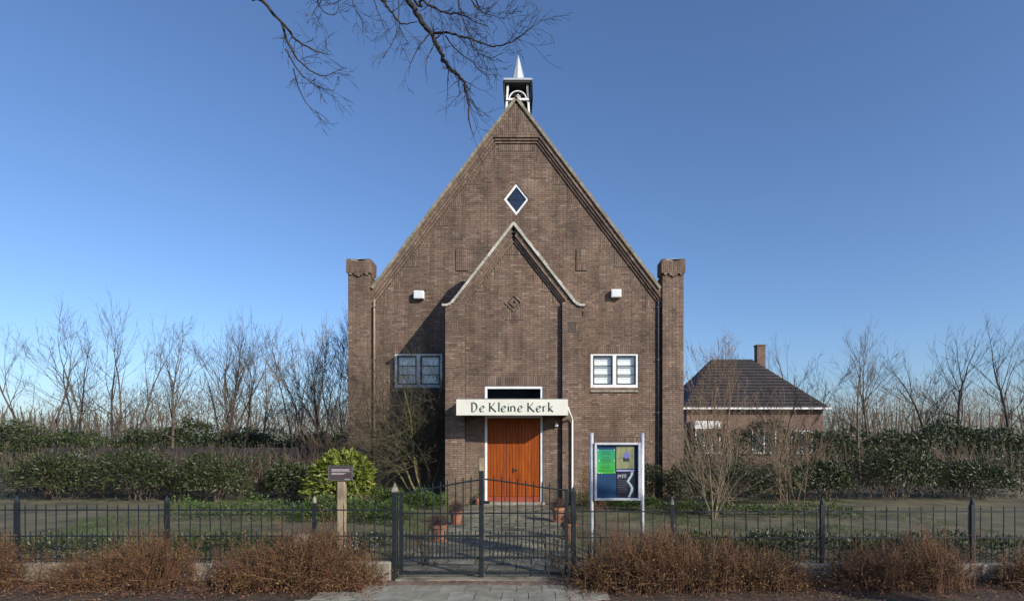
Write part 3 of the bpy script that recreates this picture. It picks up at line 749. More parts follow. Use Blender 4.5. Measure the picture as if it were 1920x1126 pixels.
G = {
 'D': ([[(.01,0),(.01,H)], [(-.01,H-.005),(.05,H),(.115,H*.80),(.135,H*.5),(.11,H*.18),(.05,0),(-.005,-.002)]]),
 'K': ([[(.01,0),(.01,H)], [(.14,H),(.08,H*.68),(.02,H*.5)], [(.03,H*.54),(.10,H*.25),(.17,-.005)]]),
 'l': ([[(.01,0),(.01,H+.01)]]),
 'e': ([[(.02,xh*.42),(.07,xh*.55),(.11,xh*.75),(.095,xh*.98),(.06,xh),(.02,xh*.7),(.008,xh*.4),(.03,xh*.06),(.065,0),(.11,xh*.12)]]),
 'i': ([[(.01,0),(.01,xh)], [(-.002,xh+.052),(.02,xh+.062)]]),
 'n': ([[(.01,0),(.01,xh)], [(.012,xh*.72),(.05,xh*.98),(.09,xh*.92),(.108,xh*.65),(.108,0)]]),
 'r': ([[(.01,0),(.01,xh)], [(.012,xh*.70),(.04,xh*.94),(.075,xh*.98)]]),
 'k': ([[(.01,0),(.01,H+.01)], [(.10,xh),(.06,xh*.72),(.015,xh*.5)], [(.025,xh*.55),(.07,xh*.25),(.12,-.003)]]),
}
sc_ = 1/(4.17*72.7)
for ch, zx in (('D',183),('e',245),('K',322),('l',394),('e',414),('i',468),('n',488),('e',543),('K',622),('e',688),('r',740),('k',784)):
    px = 840 + zx/4.17; X0 = CX + (px-PX0)/72.7 + .004
    pen(G[ch]).build('letter', M['letter'], can, loc=(X0, CYF-.0005, 2.488))

# downpipe of the canopy
dp = MB(); dp.tube([(1.40,PY-.60,2.62),(1.455,PY-.60,2.62),(1.49,PY-.55,2.5),(1.585,PY-.10,2.36),(1.60,PY-.055,2.26),(1.60,PY-.055,.10),(1.60,PY-.12,.03)], .029, 10)
dp.build('downpipe', M['white'], church, smooth=True)
b = MB(); b.box(1.13,1.22,PY+PF-.12,PY+PF-.001,2.13,2.21); bevel(b.build('porch_light', M['white'], church), .01)

# ------------------------------------------------------------------ bell turret
TY = .95
tur = bpy.data.objects.new('bell_turret', None); col.objects.link(tur); tur.parent = church; tur.location = (0,0,0)
for sx in (-1,1):
    for sy in (-1,1):
        b = MB(); b.tube([(.02+sx*.40, TY+sy*.40, 11.2),(.02+sx*.31, TY+sy*.31, 12.92)], .044, 4); b.build('post', M['white'], tur)
hood = MB()
for sx in (-1,1):
    for k in range(6):
        z = 12.46+k*.095
        xo = .425 + (z-12.46)*.07
        hood.obox(Vector((.02+sx*xo, TY, z)), Vector((0,1,0)), Vector((sx*.25,0,-1)).normalized(), Vector((sx,0,.25)).normalized(), -.46,.46,-.12,.01,-.006,.006)
    hood.box(min(.02+sx*.41,.02+sx*.40), max(.02+sx*.41,.02+sx*.40), TY-.44, TY+.42, 12.38, 12.99)
for k in range(6):
    z = 12.52+k*.08; hood.obox(Vector((.02, TY+.42, z)), X_, Vector((0,.3,-1)).normalized(), Vector((0,1,.3)).normalized(), -.40,.40,-.1,.02,-.006,.006)
hood.build('louvre_hood', M['slate'], tur)
b = MB(); b.slab([(.02-.46,TY-.46),(.02+.46,TY-.46),(.02+.46,TY+.46),(.02-.46,TY+.46)], 12.995, 13.06); bevel(b.build('roof_slab', M['lead'], tur), .006)
b = MB(); b.box(.02-.44,.02+.44,TY-.44,TY+.44,12.93,12.993); b.build('ceiling', M['slate'], tur)
b = MB(); b.lathe((.02,TY,13.06), [(.275,0),(.268,.02),(.010,1.02),(.001,1.05)], 8); b.build('spire', M['lead'], tur)
b = MB(); b.box(.02-.36,.02+.36,TY-.40,TY-.34,12.40,12.465); b.build('beam', M['white'], tur)
b = MB(); b.tube([(.02+.27*math.cos(a), TY-.37, 12.43+.27*math.sin(a)) for a in [math.pi*i/14 for i in range(15)]], .022, 6); b.build('arch', M['white'], tur, smooth=True)
b = MB(); b.lathe((.02,TY-.2,12.40), [(.15,0),(.13,.03),(.10,.12),(.085,.22),(.04,.27),(.02,.30)], 14); bell = b.build('bell', M['white'], tur, smooth=True)
b = MB(); b.tube([(.02-.28,TY-.2,12.68),(.02+.28,TY-.2,12.68)], .018, 6); b.build('bell_axle', M['slate'], tur)

# ------------------------------------------------------------------ gate and fence
def bars(parent, x, z0, z1, r=.008, y=0, tip=True):
    b = MB()
    dx_ = rnd.gauss(0,.0035); pts = [(x,y,z0),(x+dx_,y,z1-.03 if tip else z1)] + ([(x+dx_*1.2,y,z1)] if tip else [])
    b.tube(pts, [r]*2 + ([.001] if tip else []), 5); return b.build('bar', M['iron'], parent)
def post(name, label, x, y, w, h, cap_h, capw=None, capm='capstone'):
    t = thing(name, label, 'post', (x,y,0)); b = MB(); b.box(-w/2,w/2,-w/2,w/2,-.1,h)
    bevel(b.build('shaft', M['iron'], t), .004)
    c = MB(); k = (capw or w*1.15)/2; c.v += [(-k,-k,h),(k,-k,h),(k,k,h),(-k,k,h),(0,0,h+cap_h)]; 
    c.v += [(-k,-k,h-.02),(k,-k,h-.02),(k,k,h-.02),(-k,k,h-.02)]
    c.f += [(0,1,4),(1,2,4),(2,3,4),(3,0,4),(5,6,1,0),(6,7,2,1),(7,8,3,2),(8,5,0,3),(8,7,6,5)]
    c.build('finial', M[capm], t); return t
post('gate_post', 'dark gate post with pale pointed top at the left end of the gate', -1.11, GATE_Y, .062, 1.12, .10)
post('gate_post', 'dark gate post right of the gate, in front of the terracotta pots', 1.15, GATE_Y, .062, 1.10, .08, capm='iron')
def leaf_gate(name, label, x0, x1, za, zb, meet):
    """za/zb: height of the top rail at x0/x1; it rises in a curve towards the meeting post"""
    t = thing(name, label, 'gate', (0, GATE_Y, 0)); n = 10
    zt = lambda x: za + (zb-za)*(lambda q: q*q*(3-2*q)*.35 + q*.65)((x-x0)/(x1-x0))
    b = MB(); b.tube([(x0+(x1-x0)*i/12, 0, zt(x0+(x1-x0)*i/12)) for i in range(13)], .011, 6); b.build('top_rail', M['iron'], t)
    for z, r in ((.83,.009),(.54,.011),(.27,.012)):
        b = MB(); b.box(x0, x1, -r*.7, r*.7, z-r, z+r); b.build('rail', M['iron'], t)
    b = MB(); b.box(x0, x1, -.009, .009, .055, .085); b.build('bottom_rail', M['iron'], t)
    xo = x0 if meet > 0 else x1
    b = MB(); b.box(xo-.022, xo+.022, -.02, .02, .05, zt(xo)+.01); b.build('stile', M['iron'], t)
    for i in range(1, n*2):
        x = x0 + (x1-x0)*i/(n*2)*.985 + .008
        if i % 4 == 0 or i % 4 == 2: 
            if i % 2 == 0 and (i//2) % 1 == 0: bars(t, x, .24, zt(x)+.075)
        else: bars(t, x, .24, .62)
    return t
gl = leaf_gate('garden_gate', 'left leaf of dark iron garden gate, top rail rising to the centre', -1.03, -.045, 1.08, 1.25, 1)
gr = leaf_gate('garden_gate', 'right leaf of dark iron garden gate, in front of the orange doors', .03, 1.06, 1.26, 1.12, -1)
b = MB(); b.box(-.045,.012,-.03,.03,.02,1.36); bevel(b.build('meeting_post', M['iron'], gl), .004)
b = MB(); b.box(-.045,.012,-.03,.03,1.362,1.53); b.v += []; bevel(b.build('post_top', M['postwood'], gl), .006)
b = MB(); b.box(-.02,.09,-.045,-.03,.95,.99); b.build('latch', M['iron'], gr)

def fence(name, label, x0, x1, posts, zr, first, sp):
    t = thing(name, label, 'fence', (0, GATE_Y, 0))
    for z, r in ((zr,.008),(zr-.33,.008),(.25,.008)):
        b = MB(); b.box(x0, x1, -.006, .006, z-r, z+r); b.build('rail', M['iron'], t)
    x = first; i = 0
    while x < x1:
        if x > x0 and all(abs(x-p) > .04 for p in posts): bars(t, x, .18, zr+.085+rnd.uniform(-.005,.005), .007)
        xx = x+sp/2
        if x0 < xx < x1: bars(t, xx, .18, zr-.26, .006)
        x += sp; i += 1
    for p in posts:
        b = MB(); b.box(p-.023, p+.023, -.023, .023, -.1, zr+.09); q = b.build('fence_post', M['iron'], t)
        c = MB(); c.lathe((p,0,zr+.09), [(.027,0),(.027,.02),(.022,.05),(.005,.09)], 8); c.build('post_finial', M['capstone'] if p in (-2.13, 2.40) else M['iron'], q)
    return t
fence('iron_fence', 'low dark iron railing left of the gate, behind the red-brown shrubs', -6.9, -1.15, [-2.13, -4.0, -5.9], .87, -6.83, .13)
fence('iron_fence', 'low dark iron railing right of the gate, passing the notice board', 1.19, 7.8, [2.40, 4.3, 6.2], .85, 1.27, .148)
for s, x0, x1, lab in ((-1,-6.9,-1.15,'low concrete plinth under the left railing'),(1,1.19,7.8,'low concrete plinth under the right railing')):
    t = thing('plinth_wall', lab, 'low wall', (0,GATE_Y,0)); i = 0; x = x0
    nb = 6; w_ = (x1-x0)/nb
    for i in range(nb):
        b = MB(); b.box(x0+i*w_+.004, x0+(i+1)*w_-.004, -.07, .07, -.1, .20+(.02 if (s < 0 and i == nb-1) else 0)); bevel(b.build('block', M['concrete'], t), .012)
b = MB(); b.box(-2.33,-2.13,-.07,.07,-.1,.58); gp = b.build('stone_post', M['concrete'], loc=(0,GATE_Y-.12,0)); bevel(gp, .02)
tag(gp, 'short rough pale concrete post in front of the left railing', 'post')

# ------------------------------------------------------------------ signs
sg = thing('information_sign', 'small brown information plate on a pale wooden post before the green bush', 'sign', (CX+(641-PX0)*7.8/FPX, -DIST+7.8, 0))
b = MB(); b.box(-.055,.055,-.04,.04,-.1,1.20); bevel(b.build('post', M['postwood'], sg), .008)
b = MB(); b.box(-.165,.165,-.062,-.042,1.20,1.40); pl = bevel(b.build('plate', M['signbrown'], sg), .004)
b = MB(); 
for (x0,x1,y0,y1) in ((-.165,.165,1.39,1.402),(-.165,.165,1.198,1.208),(-.167,-.150,1.2,1.4),(.152,.167,1.2,1.4)): b.box(x0,x1,-.066,-.0421,y0,y1)
b.build('plate_frame', M['zinc'], sg)
b = MB()
for z, a, c in ((1.352,-.12,.13),(1.338,-.12,.12),(1.323,-.12,.14),(1.296,-.12,.08),(1.284,-.12,.05),(1.215,.06,.14)):
    x = a
    while x < c: w = rnd.uniform(.008,.025); b.box(x, min(x+w,c), -.0635, -.0625, z-.0035, z+.0035); x += w+.005
b.build('print', M['signtext'], sg, kind='stuff')

D_ = 7.62
nbx = lambda px: CX+(px-PX0)*D_/FPX; nbz = lambda py: EYE+(PY0-py)*D_/FPX
xc = nbx(1157)
nb = thing('notice_board', 'glazed blue notice board with four posters between two silver poles', 'notice board', (xc, -DIST+D_, 0))
for px in (1109.5, 1204.5):
    b = MB(); b.tube([(nbx(px)-xc,0,-.1),(nbx(px)-xc,0,nbz(811))], .025, 14); b.build('pole', M['alu'], nb, smooth=True)
x0, x1, z0, z1 = nbx(1114)-xc, nbx(1200)-xc, nbz(937), nbz(829); F = .032
b = MB(); b.box(x0,x1,.0,.03,z0,z1); b.build('back_panel', M['boardblue'], nb)
b = MB(); b.box(x0,x0+F,-.05,-.001,z0,z1); b.box(x1-F,x1,-.05,-.001,z0,z1); b.box(x0+F,x1-F,-.05,-.001,z0,z0+F); b.box(x0+F,x1-F,-.05,-.001,z1-F,z1)
bevel(b.build('case_frame', M['alu'], nb), .004)
b = MB(); b.quad((x0+F,-.04,z0+F),(x1-F,-.04,z0+F),(x1-F,-.04,z1-F),(x0+F,-.04,z1-F)); b.build('case_glass', M['glassboard'], nb)
for px in (1111.5, 1202.5):
    for z in (nbz(845), nbz(920)):
        b = MB(); xx = nbx(px)-xc; b.box(xx-.02,xx+.02,-.01,.01,z-.012,z+.012); b.build('clamp', M['alu'], nb)
def poster(px0,px1,py0,py1,m_,d=.004):
    b = MB(); a0,a1,c0,c1 = nbx(px0)-xc, nbx(px1)-xc, nbz(py1), nbz(py0)
    b.box(a0,a1,-d,-.0005,c0,c1); return b.build('poster', m_, nb), a0, a1, c0, c1
def grad(name, c0, c1, axis_lo, axis_hi, noise=None):
    m, N, L, P = newmat(name); tc = N.new('ShaderNodeTexCoord'); sp = N.new('ShaderNodeSeparateXYZ'); L.new(tc.outputs['Object'], sp.inputs[0])
    mr = N.new('ShaderNodeMapRange'); mr.inputs[1].default_value = axis_lo; mr.inputs[2].default_value = axis_hi; L.new(sp.outputs[2], mr.inputs[0])
    mx = N.new('ShaderNodeMix'); mx.data_type = 'RGBA'; mx.inputs[6].default_value = c0; mx.inputs[7].default_value = c1
    L.new(mr.outputs[0], mx.inputs[0]); L.new(mx.outputs[2], P.inputs['Base Color']); P.inputs['Roughness'].default_value = .5; return m
gz0, gz1 = nbz(887), nbz(842)
po, a0,a1,c0,c1 = poster(1119,1153,842,887, grad('green_poster', lin(60,170,30), lin(40,140,110), gz0, gz1))
tag(po, 'green poster with lines of dark print')
b = MB()
for k in range(15):
    z = c1-.03-k*.019; w_ = rnd.uniform(.04,.10)
    if k in (3,9): continue
    b.box((a0+a1)/2-w_, (a0+a1)/2+w_, -.0052, -.0042, z-.003, z+.003)
b.build('print', mat('poster_green_ink', lin(20,90,50)), po, kind='stuff')
pins = MB()
for px, py in ((1121,843),(1151,843),(1123,863),(1151,863),(1123,886),(1127,886),(1152,885)): pins.lathe((nbx(px)-xc,-.008,nbz(py)), [(.007,-.007),(.007,.007)], 8)
pins.build('pin', M['white'], po, kind='stuff')
po, a0,a1,c0,c1 = poster(1155.5,1189,836,878, mat('olive_poster', lin(150,150,92), lin(116,122,98), 22, .5))
tag(po, 'yellowish poster with a violet flower on a dark stem block')
b = MB(); cxx, czz = (a0+a1)/2+.02, (c0+c1)/2+.03
for k in range(7):
    an = k*.9; q = Vector((math.cos(an),0,math.sin(an))); n_ = Vector((-q.z,0,q.x)); c = Vector((cxx,-.0048-.0001*k,czz))
    b.quad(c, c+q*.03+n_*.016, c+q*.055, c+q*.03-n_*.016)
b.build('print', mat('violet_ink', lin(110,108,170)), po, kind='stuff')
b = MB(); b.box(cxx-.05,cxx+.035,-.005,-.0042,czz-.085,czz-.03); b.build('print', M['slate'], po)
po, a0,a1,c0,c1 = poster(1156,1196,883,931, mat('dark_poster', lin(30,26,44), lin(20,18,30), 6, .5), .0045)
tag(po, 'dark concert poster with white lettering and a pale wavy stripe')
b = MB(); b.box(a0, nbx(1189)-xc,-.006,-.0008,c1+.002,c1+.02); b.build('paper_strip', mat('lilac_strip', lin(170,166,200)), po)
b = MB(); pts = [(1183,884),(1182,890),(1178,896),(1175,902),(1180,908),(1183,914),(1182,920),(1179,926),(1177,931)]
for (pa,qa),(pb_,qb) in zip(pts[:-1],pts[1:]):
    b.quad((nbx(pa)-xc,-.0056,nbz(qa)),(nbx(pa+4.5)-xc,-.0056,nbz(qa)),(nbx(pb_+4.5)-xc,-.0056,nbz(qb)),(nbx(pb_)-xc,-.0056,nbz(qb)))
b.build('print', mat('pale_stripe_ink', lin(176,198,196)), po, kind='stuff')
b = MB()
for k in range(7):
    z = nbz(896+k*4.2); x = a0+.02; e = a0+.02+(.10,.13,.12,.14,.10,.13,.12)[k]*1.0
    while x < e: w_ = rnd.uniform(.006,.02); b.box(x,min(x+w_,e),-.0056,-.0047,z-.003,z+.003); x += w_+.004
b.build('print', mat('grey_ink', lin(96,96,108)), po, kind='stuff')
def text_mesh(txt, size, m_, parent, loc):
    cu = bpy.data.curves.new('text', 'FONT'); cu.body = txt; cu.size = size; cu.extrude = .0004; cu.space_character = 1.1
    ob = bpy.data.objects.new('tmp', cu); col.objects.link(ob); dg_ = bpy.context.evaluated_depsgraph_get()
    me = bpy.data.meshes.new_from_object(ob.evaluated_get(dg_)); bpy.data.objects.remove(ob)
    me.materials.clear(); me.materials.append(m_); o_ = bpy.data.objects.new('lettering', me); col.objects.link(o_)
    o_.parent = parent; o_.location = loc; o_.rotation_euler = (R(90),0,0); return o_
text_mesh('JAZZ', .05, M['white'], po, (a0+.015,-.0055,nbz(893.5)))

# ------------------------------------------------------------------ plants: helpers
def rv(r): return Vector((r.gauss(0,1), r.gauss(0,1), r.gauss(0,1))).normalized()
def grow(mb, p, d, L, rad, depth, r, spread=.6, up=.15, kids=(2,3), shrink=.68, sides=4, seg=4, wob=.18, minr=.003, tips=None):
    pts = [p.copy()]; rads = [rad]; q = p.copy(); dd = d.normalized()
    for i in range(seg):
        dd = (dd + rv(r)*wob + Vector((0,0,up))*.25).normalized(); q = q + dd*(L/seg); pts.append(q.copy()); rads.append(max(minr, rad*(1-.45*(i+1)/seg)))
    mb.tube(pts, rads, sides if depth > 1 else 3, cap=False)
    if depth <= 0:
        if tips is not None: tips.append((q, dd))
        return
    for k in range(r.randint(*kids)):
        t = r.uniform(.35, 1.0); i = min(seg, max(1, int(t*seg))); base = pts[i]
        nd = (dd + rv(r)*spread).normalized()
        grow(mb, base, nd, L*shrink*r.uniform(.7,1.15), rads[i]*.68, depth-1, r, spread, up, kids, shrink, sides, max(2, seg-1), wob, minr, tips)
    nd = (dd + rv(r)*spread*.3).normalized()
    grow(mb, q, nd, L*shrink, rads[-1]*.85, depth-1, r, spread, up, kids, shrink, sides, max(2, seg-1), wob, minr, tips)

def leaf_blob(mb, c, rx, ry, rz, n, L, r, shell=.55, lumps=7, flat=.0):
    ls = [(rv(r), r.uniform(.7,1.12)) for _ in range(lumps)]
    for _ in range(n):
        d = rv(r)
        if d.z < -.35: d.z = -d.z
        k = 1.0
        for q, a in ls:
            t = max(0, d.dot(q)); k += (a-1)*t**4
        rr = k*(shell + (1-shell)*r.random()**.5)
        p = Vector((c[0]+d.x*rx*rr, c[1]+d.y*ry*rr, max(.02, c[2]+d.z*rz*rr)))
        ld = (d*.8 + rv(r)*.8 + Vector((0,0,-.1))).normalized()
        mb.leaf(p, ld, (d + rv(r)*.5).normalized(), L*r.uniform(.6,1.2))

# evergreen laurel left of the church
r = random.Random(11)
lb = thing('laurel_bush', 'rounded yellow-green laurel bush behind the small brown plate', 'bush', (-4.42,-2.5,0))
m_ = MB(); leaf_blob(m_, (0,0,.62), 1.05, .9, .93, 3700, .145, r, .45, 16); m_.build('foliage', M['rhodo'], lb, kind='stuff')
m_ = MB()
for k in range(9): grow(m_, Vector((0,0,0)), Vector((r.gauss(0,.6),r.gauss(0,.6),1)), .6, .02, 2, r)
m_.build('stem', M['bark'], lb)

# bare shrub tree in front of the left window
r = random.Random(5)
tr = thing('bare_shrub_tree', 'mossy bare multi-stemmed tree against the shaded wall under the left window', 'tree', (-2.65,-.75,0))
tk = MB(); tips = []
stems = [((0,0,0),(-.05,0,1),1.5,.045),((.10,.05,0),(.12,0,1),1.7,.04),((-.1,0,0),(-.45,-.1,1),1.5,.035),((.05,-.1,0),(-.2,-.1,1),1.8,.035),((.2,0,0),(.25,.05,1),1.6,.028),((-.15,.05,0),(-.75,-.1,1),1.3,.026)]
tr_tw = MB()
for p0, d0, L0, r0 in stems:
    p0 = Vector(p0); q = p0; dd = Vector(d0).normalized(); pts = [q]; rads = [r0]
    for i in range(9):
        dd = (dd + rv(r)*.16 + Vector((0,0,.10))).normalized(); q = q + dd*(L0*1.5/9*1.2); pts.append(q); rads.append(r0*(1-.07*(i+1)))
        if i > 1:
            for _ in range(6): grow(tr_tw, q, (dd*.6+rv(r)*.9), r.uniform(.5,.9), rads[-1]*.4, 3, r, .7, .12, (1,2), .7, 3, 3, .22, .003)
    tk.tube(pts, rads, 8)
    grow(tr_tw, q, dd, .8, rads[-1]*.8, 4, r, .6, .1, (1,2), .72, 3, 3, .2, .003)
tk.build('trunk', M['barkgreen'], tr, smooth=True); tr_tw.build('crown', M['barkolive'], tr)

# pale fan-shaped shrub at the right
r = random.Random(23)
ps_ = thing('pale_stemmed_shrub', 'bare pale-stemmed shrub fanning upward right of the church', 'shrub', (4.55,-4.6,0))
a = MB()
base = [((.0,0,0),(-.18,0,1),2.0,.03),((.02,.02,0),(-.55,.05,1),1.9,.022),((.05,0,0),(.15,.1,1),2.0,.026),((-.03,.05,0),(-.35,.2,1),1.7,.02),((.06,0,0),(.5,0,1),1.9,.02),((0,.1,0),(-.8,.1,1),1.5,.016),((.1,.1,0),(.3,.3,1),2.0,.02),((.05,.1,0),(-.1,.3,1),2.2,.02)]
for p0,d0,L0,r0 in base[:7]: grow(a, Vector(p0), Vector(d0), L0*.58, r0*.8, 4, r, .42, .10, (1,2), .66, 5, 4, .14, .0022)
a.build('stem', M['barkpale'], ps_)

for (x, y, sd_, lab) in ((5.6,-2.4,71,'bare twiggy shrub right of the pale fan-shaped shrub'),(7.0,-3.0,72,'second bare shrub right of the church, in front of the house'),(-5.6,.3,73,'bare brown shrub between the laurel bush and the church corner')):
    r = random.Random(sd_); t = thing('bare_shrub', lab, 'shrub', (x,y,0)); a = MB()
    for _ in range(9): grow(a, Vector((r.gauss(0,.12),r.gauss(0,.12),0)), Vector((r.gauss(0,.4),r.gauss(0,.3),1)), 1.1, .014, 4, r, .42, .12, (2,2), .72, 4, 4, .14, .0025)
    a.build('stem', M['barkbrown'], t)
# reddish bushes on the planting beds before the railing
def twig_bush(name, label, x, y, w, h, n, seed, leaves=600, group=None, m='redtwig'):
    r = random.Random(seed); t = thing(name, label, 'bush', (x,y,0), 0, group)
    a = MB(); lf = MB()
    for _ in range(n):
        bx, by = r.gauss(0,w*.34), r.gauss(0,.13); an = r.uniform(0,2*math.pi); out = r.uniform(.05,1.0)
        dx, dy = math.cos(an)*out*w*.62, math.sin(an)*out*.42; hh = h*r.uniform(.3,1.1)*(1.35 if r.random() < .06 else 1)*(1-.35*out)
        pts = []; rads = []
        for i in range(5):
            s_ = i/4; pts.append(Vector((bx+dx*s_**1.3, by+dy*s_**1.3, hh*(s_**.8) - .10*out*s_*s_)) + rv(r)*.012*s_); rads.append(.0028*(1-.6*s_)+.001)
        a.tube(pts, rads, 3, cap=False)
        for k in range(5):
            i = r.randint(1,3); d = (pts[i+1]-pts[i]).normalized(); q = pts[i].lerp(pts[i+1], r.random())
            e = q + (d+rv(r)*.55).normalized()*r.uniform(.08,.2); a.tube([q, (q+e)/2+rv(r)*.008, e], [.0018,.0014,.001], 3, cap=False)
            if r.random() < .8:
                for _k in range(3): lf.leaf(e+rv(r)*.03, rv(r), rv(r), r.uniform(.012,.028))
    for _ in range(leaves):
        lf.leaf(Vector((r.gauss(0,w*.55), r.gauss(0,.3), abs(r.gauss(0,h*.22))+.02)), rv(r), rv(r), r.uniform(.015,.04))
    a.build('twigs', M[m], t, kind='stuff'); lf.build('foliage', M['oliveleaf'], t, kind='stuff'); return t
twig_bush('spirea_bush', 'red-brown twiggy bush left of the gate, below the brown plate', -2.0, GATE_Y-.42, .66, .74, 620, 31)
twig_bush('spirea_bush', 'low brown twiggy bush between the gate and the concrete post', -1.45, GATE_Y-.30, .30, .34, 160, 32, 200)
twig_bush('spirea_bush', 'wide red-brown twiggy bush below the notice board', 2.05, GATE_Y-.45, .78, .72, 680, 33)
twig_bush('spirea_bush', 'small brown twiggy bush at the right foot of the gate', 1.40, GATE_Y-.38, .36, .34, 200, 34, 260)
grp = 'twiggy bushes along the railing'
labs = ['olive-brown twiggy bush just right of the notice board bush', 'red-brown bush at the middle of the right bed', 'low twiggy bush second from the right end of the bed', 'brown twiggy bush at the right edge, before the last fence post', 'rightmost low brown bush in the bed']
for i, (x, h) in enumerate(((2.85,.62),(3.55,.42),(4.7,.5),(5.35,.7),(6.7,.45))):
    twig_bush('spirea_bush', labs[i], x, GATE_Y-.42, .6, h, 330, 40+i, 700 if i < 2 else 400, grp)
labs = ['brown twiggy bush left of the short concrete post', 'red-brown bush in the middle of the left bed', 'low twiggy bush near the left end of the bed', 'leftmost brown bush in the bed']
for i, (x, h) in enumerate(((-2.75,.5),(-3.9,.7),(-4.6,.4),(-5.9,.6))):
    twig_bush('spirea_bush', labs[i], x, GATE_Y-.42, .6, h, 330, 50+i, 400, grp)

# leaf litter, scattered twigs, grass tufts
r = random.Random(77); lt = MB()
for _ in range(9000):
    if r.random() < .5: x = r.uniform(-6.5,-1.1)
    else: x = r.uniform(1.0, 7.2)
    y = GATE_Y - .12 - abs(r.gauss(0,.45))
    if y < GATE_Y-1.6: continue
    lt.leaf(Vector((x, y, r.uniform(.015,.035))), Vector((r.gauss(0,1),r.gauss(0,1),r.gauss(0,.25))).normalized(), Vector((r.gauss(0,.3),r.gauss(0,.3),1)).normalized(), r.uniform(.02,.05))
for _ in range(900):
    lt.leaf(Vector((r.gauss(0,.9), GATE_Y-.2-abs(r.gauss(0,.10)), .03)), Vector((r.gauss(0,1),r.gauss(0,1),.05)).normalized(), Vector((0,.1,1)).normalized(), r.uniform(.015,.035))
for _ in range(2500):
    lt.leaf(Vector((r.uniform(-7,7), r.uniform(GATE_Y, -1.8), .03)), Vector((r.gauss(0,1),r.gauss(0,1),.1)).normalized(), Vector((0,.1,1)).normalized(), r.uniform(.02,.05))
for _ in range(5000):
    x = r.choice((-1,1))*(1.2+abs(r.gauss(0,.5))) if r.random() < .6 else r.gauss(0,.9)
    lt.leaf(Vector((x, r.uniform(GATE_Y+.05,-1.9), .022)), Vector((r.gauss(0,1),r.gauss(0,1),.1)).normalized(), Vector((r.gauss(0,.2),.1,1)).normalized(), r.uniform(.012,.035))
tag(lt.build('leaf_litter', M['litter']), 'fallen brown leaves over beds and path', 'leaves', kind='stuff')
gt = MB(); r = random.Random(78)
def tuft(x, y, h, n=5):
    for _ in range(n):
        d = Vector((r.gauss(0,.4), r.gauss(0,.4), 1)).normalized(); p = Vector((x+r.gauss(0,.02), y+r.gauss(0,.02), 0)); s_ = Vector((r.gauss(0,1),r.gauss(0,1),0)).normalized()*.003
        gt.tri(p-s_, p+s_, p+d*h*r.uniform(.6,1.3))
for _ in range(24000):
    x = r.uniform(-9.5,9.5)
    if abs(x) < 1.2 and r.random() < .93: continue
    y = r.uniform(GATE_Y+.1,-.2)
    if math.sin(x*2.1)+math.sin(y*1.7+x) + r.gauss(0,.5) < -.2: continue
    tuft(x, y, .055*(1+.4*math.sin(x*3+y*2)), 5)
for _ in range(2600):      # moss and weeds in the joints of the path
    j_ = r.randint(0,20); y = GATE_Y + .2 + .2 + j_*.4 + r.gauss(0,.012) if r.random() < .6 else r.uniform(GATE_Y,-1.9)
    x = r.uniform(-1.2,1.2) if y*0 == 0 and r.random() < .55 else r.choice((-1,1))*r.uniform(1.05,1.3)
    if y < -1.9: tuft(x, y, .022, 4)
tag(gt.build('grass', M['cover']), 'thin moss and grass in the front garden', 'grass', kind='stuff')

# ground cover and low hedges
def sprig(name, label, x, y, h, n, seed, m='redtwig', leaf='oliveleaf'):
    r = random.Random(seed); t = thing(name, label, 'plant', (x,y,0)); b = MB(); l = MB()
    for _ in range(n):
        tp = []; grow(b, Vector((r.gauss(0,.06),r.gauss(0,.06),0)), Vector((r.gauss(0,.5),r.gauss(0,.4),1)), h*.55, .006, 2, r, .5, .1, (1,2), .65, 3, 3, .15, .002, tp)
        for q, d in tp:
            for _k in range(3): l.leaf(q+rv(r)*.02, rv(r), rv(r), r.uniform(.02,.045))
    b.build('stem', M[m], t); l.build('foliage', M[leaf], t, kind='stuff')
sprig('rose_bush', 'low straggly rose bush just inside the left gate leaf', -.82, GATE_Y+.75, .42, 14, 5, 'bark', 'oliveleaf')
sprig('rose_bush', 'low straggly plant just inside the right gate post', .95, GATE_Y+.55, .5, 14, 6, 'bark', 'oliveleaf')
sprig('garden_perennial', 'dry perennial between the right gate post and the notice board', 1.42, GATE_Y+.5, .55, 16, 7, 'bark', 'oliveleaf')
sprig('garden_perennial', 'green-leaved plant behind the railing right of the notice board', 2.9, GATE_Y+.5, .42, 30, 8, 'bark', 'cover')
sprig('garden_perennial', 'low leafy plant behind the railing near the right picture side', 3.5, GATE_Y+.7, .42, 26, 9, 'bark', 'cover')
sprig('garden_perennial', 'pale-flowered plant behind the railing right of the brown plate', -1.75, GATE_Y+.6, .45, 20, 10, 'bark', 'paleflower')
def low_hedge(name, label, pts, w, h, n, seed, m='cover', L=.07):
    r = random.Random(seed); b = MB()
    for _ in range(n):
        t = r.random()*(len(pts)-1); i = int(t); p = Vector(pts[i]).lerp(Vector(pts[min(i+1,len(pts)-1)]), t-i)
        a = r.uniform(0, math.pi); rr = r.uniform(.6,1.08); hm = 1 + .25*math.sin(t*9+seed) + .12*math.sin(t*23)
        q = Vector((p.x + r.gauss(0,.05), p.y + math.cos(a)*w*rr*.5, .02 + math.sin(a)*h*rr*hm))
        b.leaf(q, (Vector((r.gauss(0,.6), math.cos(a), math.sin(a)+.2))+rv(r)*.5).normalized(), rv(r), L*r.uniform(.6,1.2))
    o = b.build(name, M[m]); return tag(o, label, 'hedge' if h > .3 else 'ground cover', kind='stuff' if h <= .3 else None)
low_hedge('ground_cover', 'low green ground cover along the shaded wall', [(-3.9,-1.4,0),(-3.0,-1.9,0),(-1.75,-2.5,0)], 1.1, .34, 5200, 1)
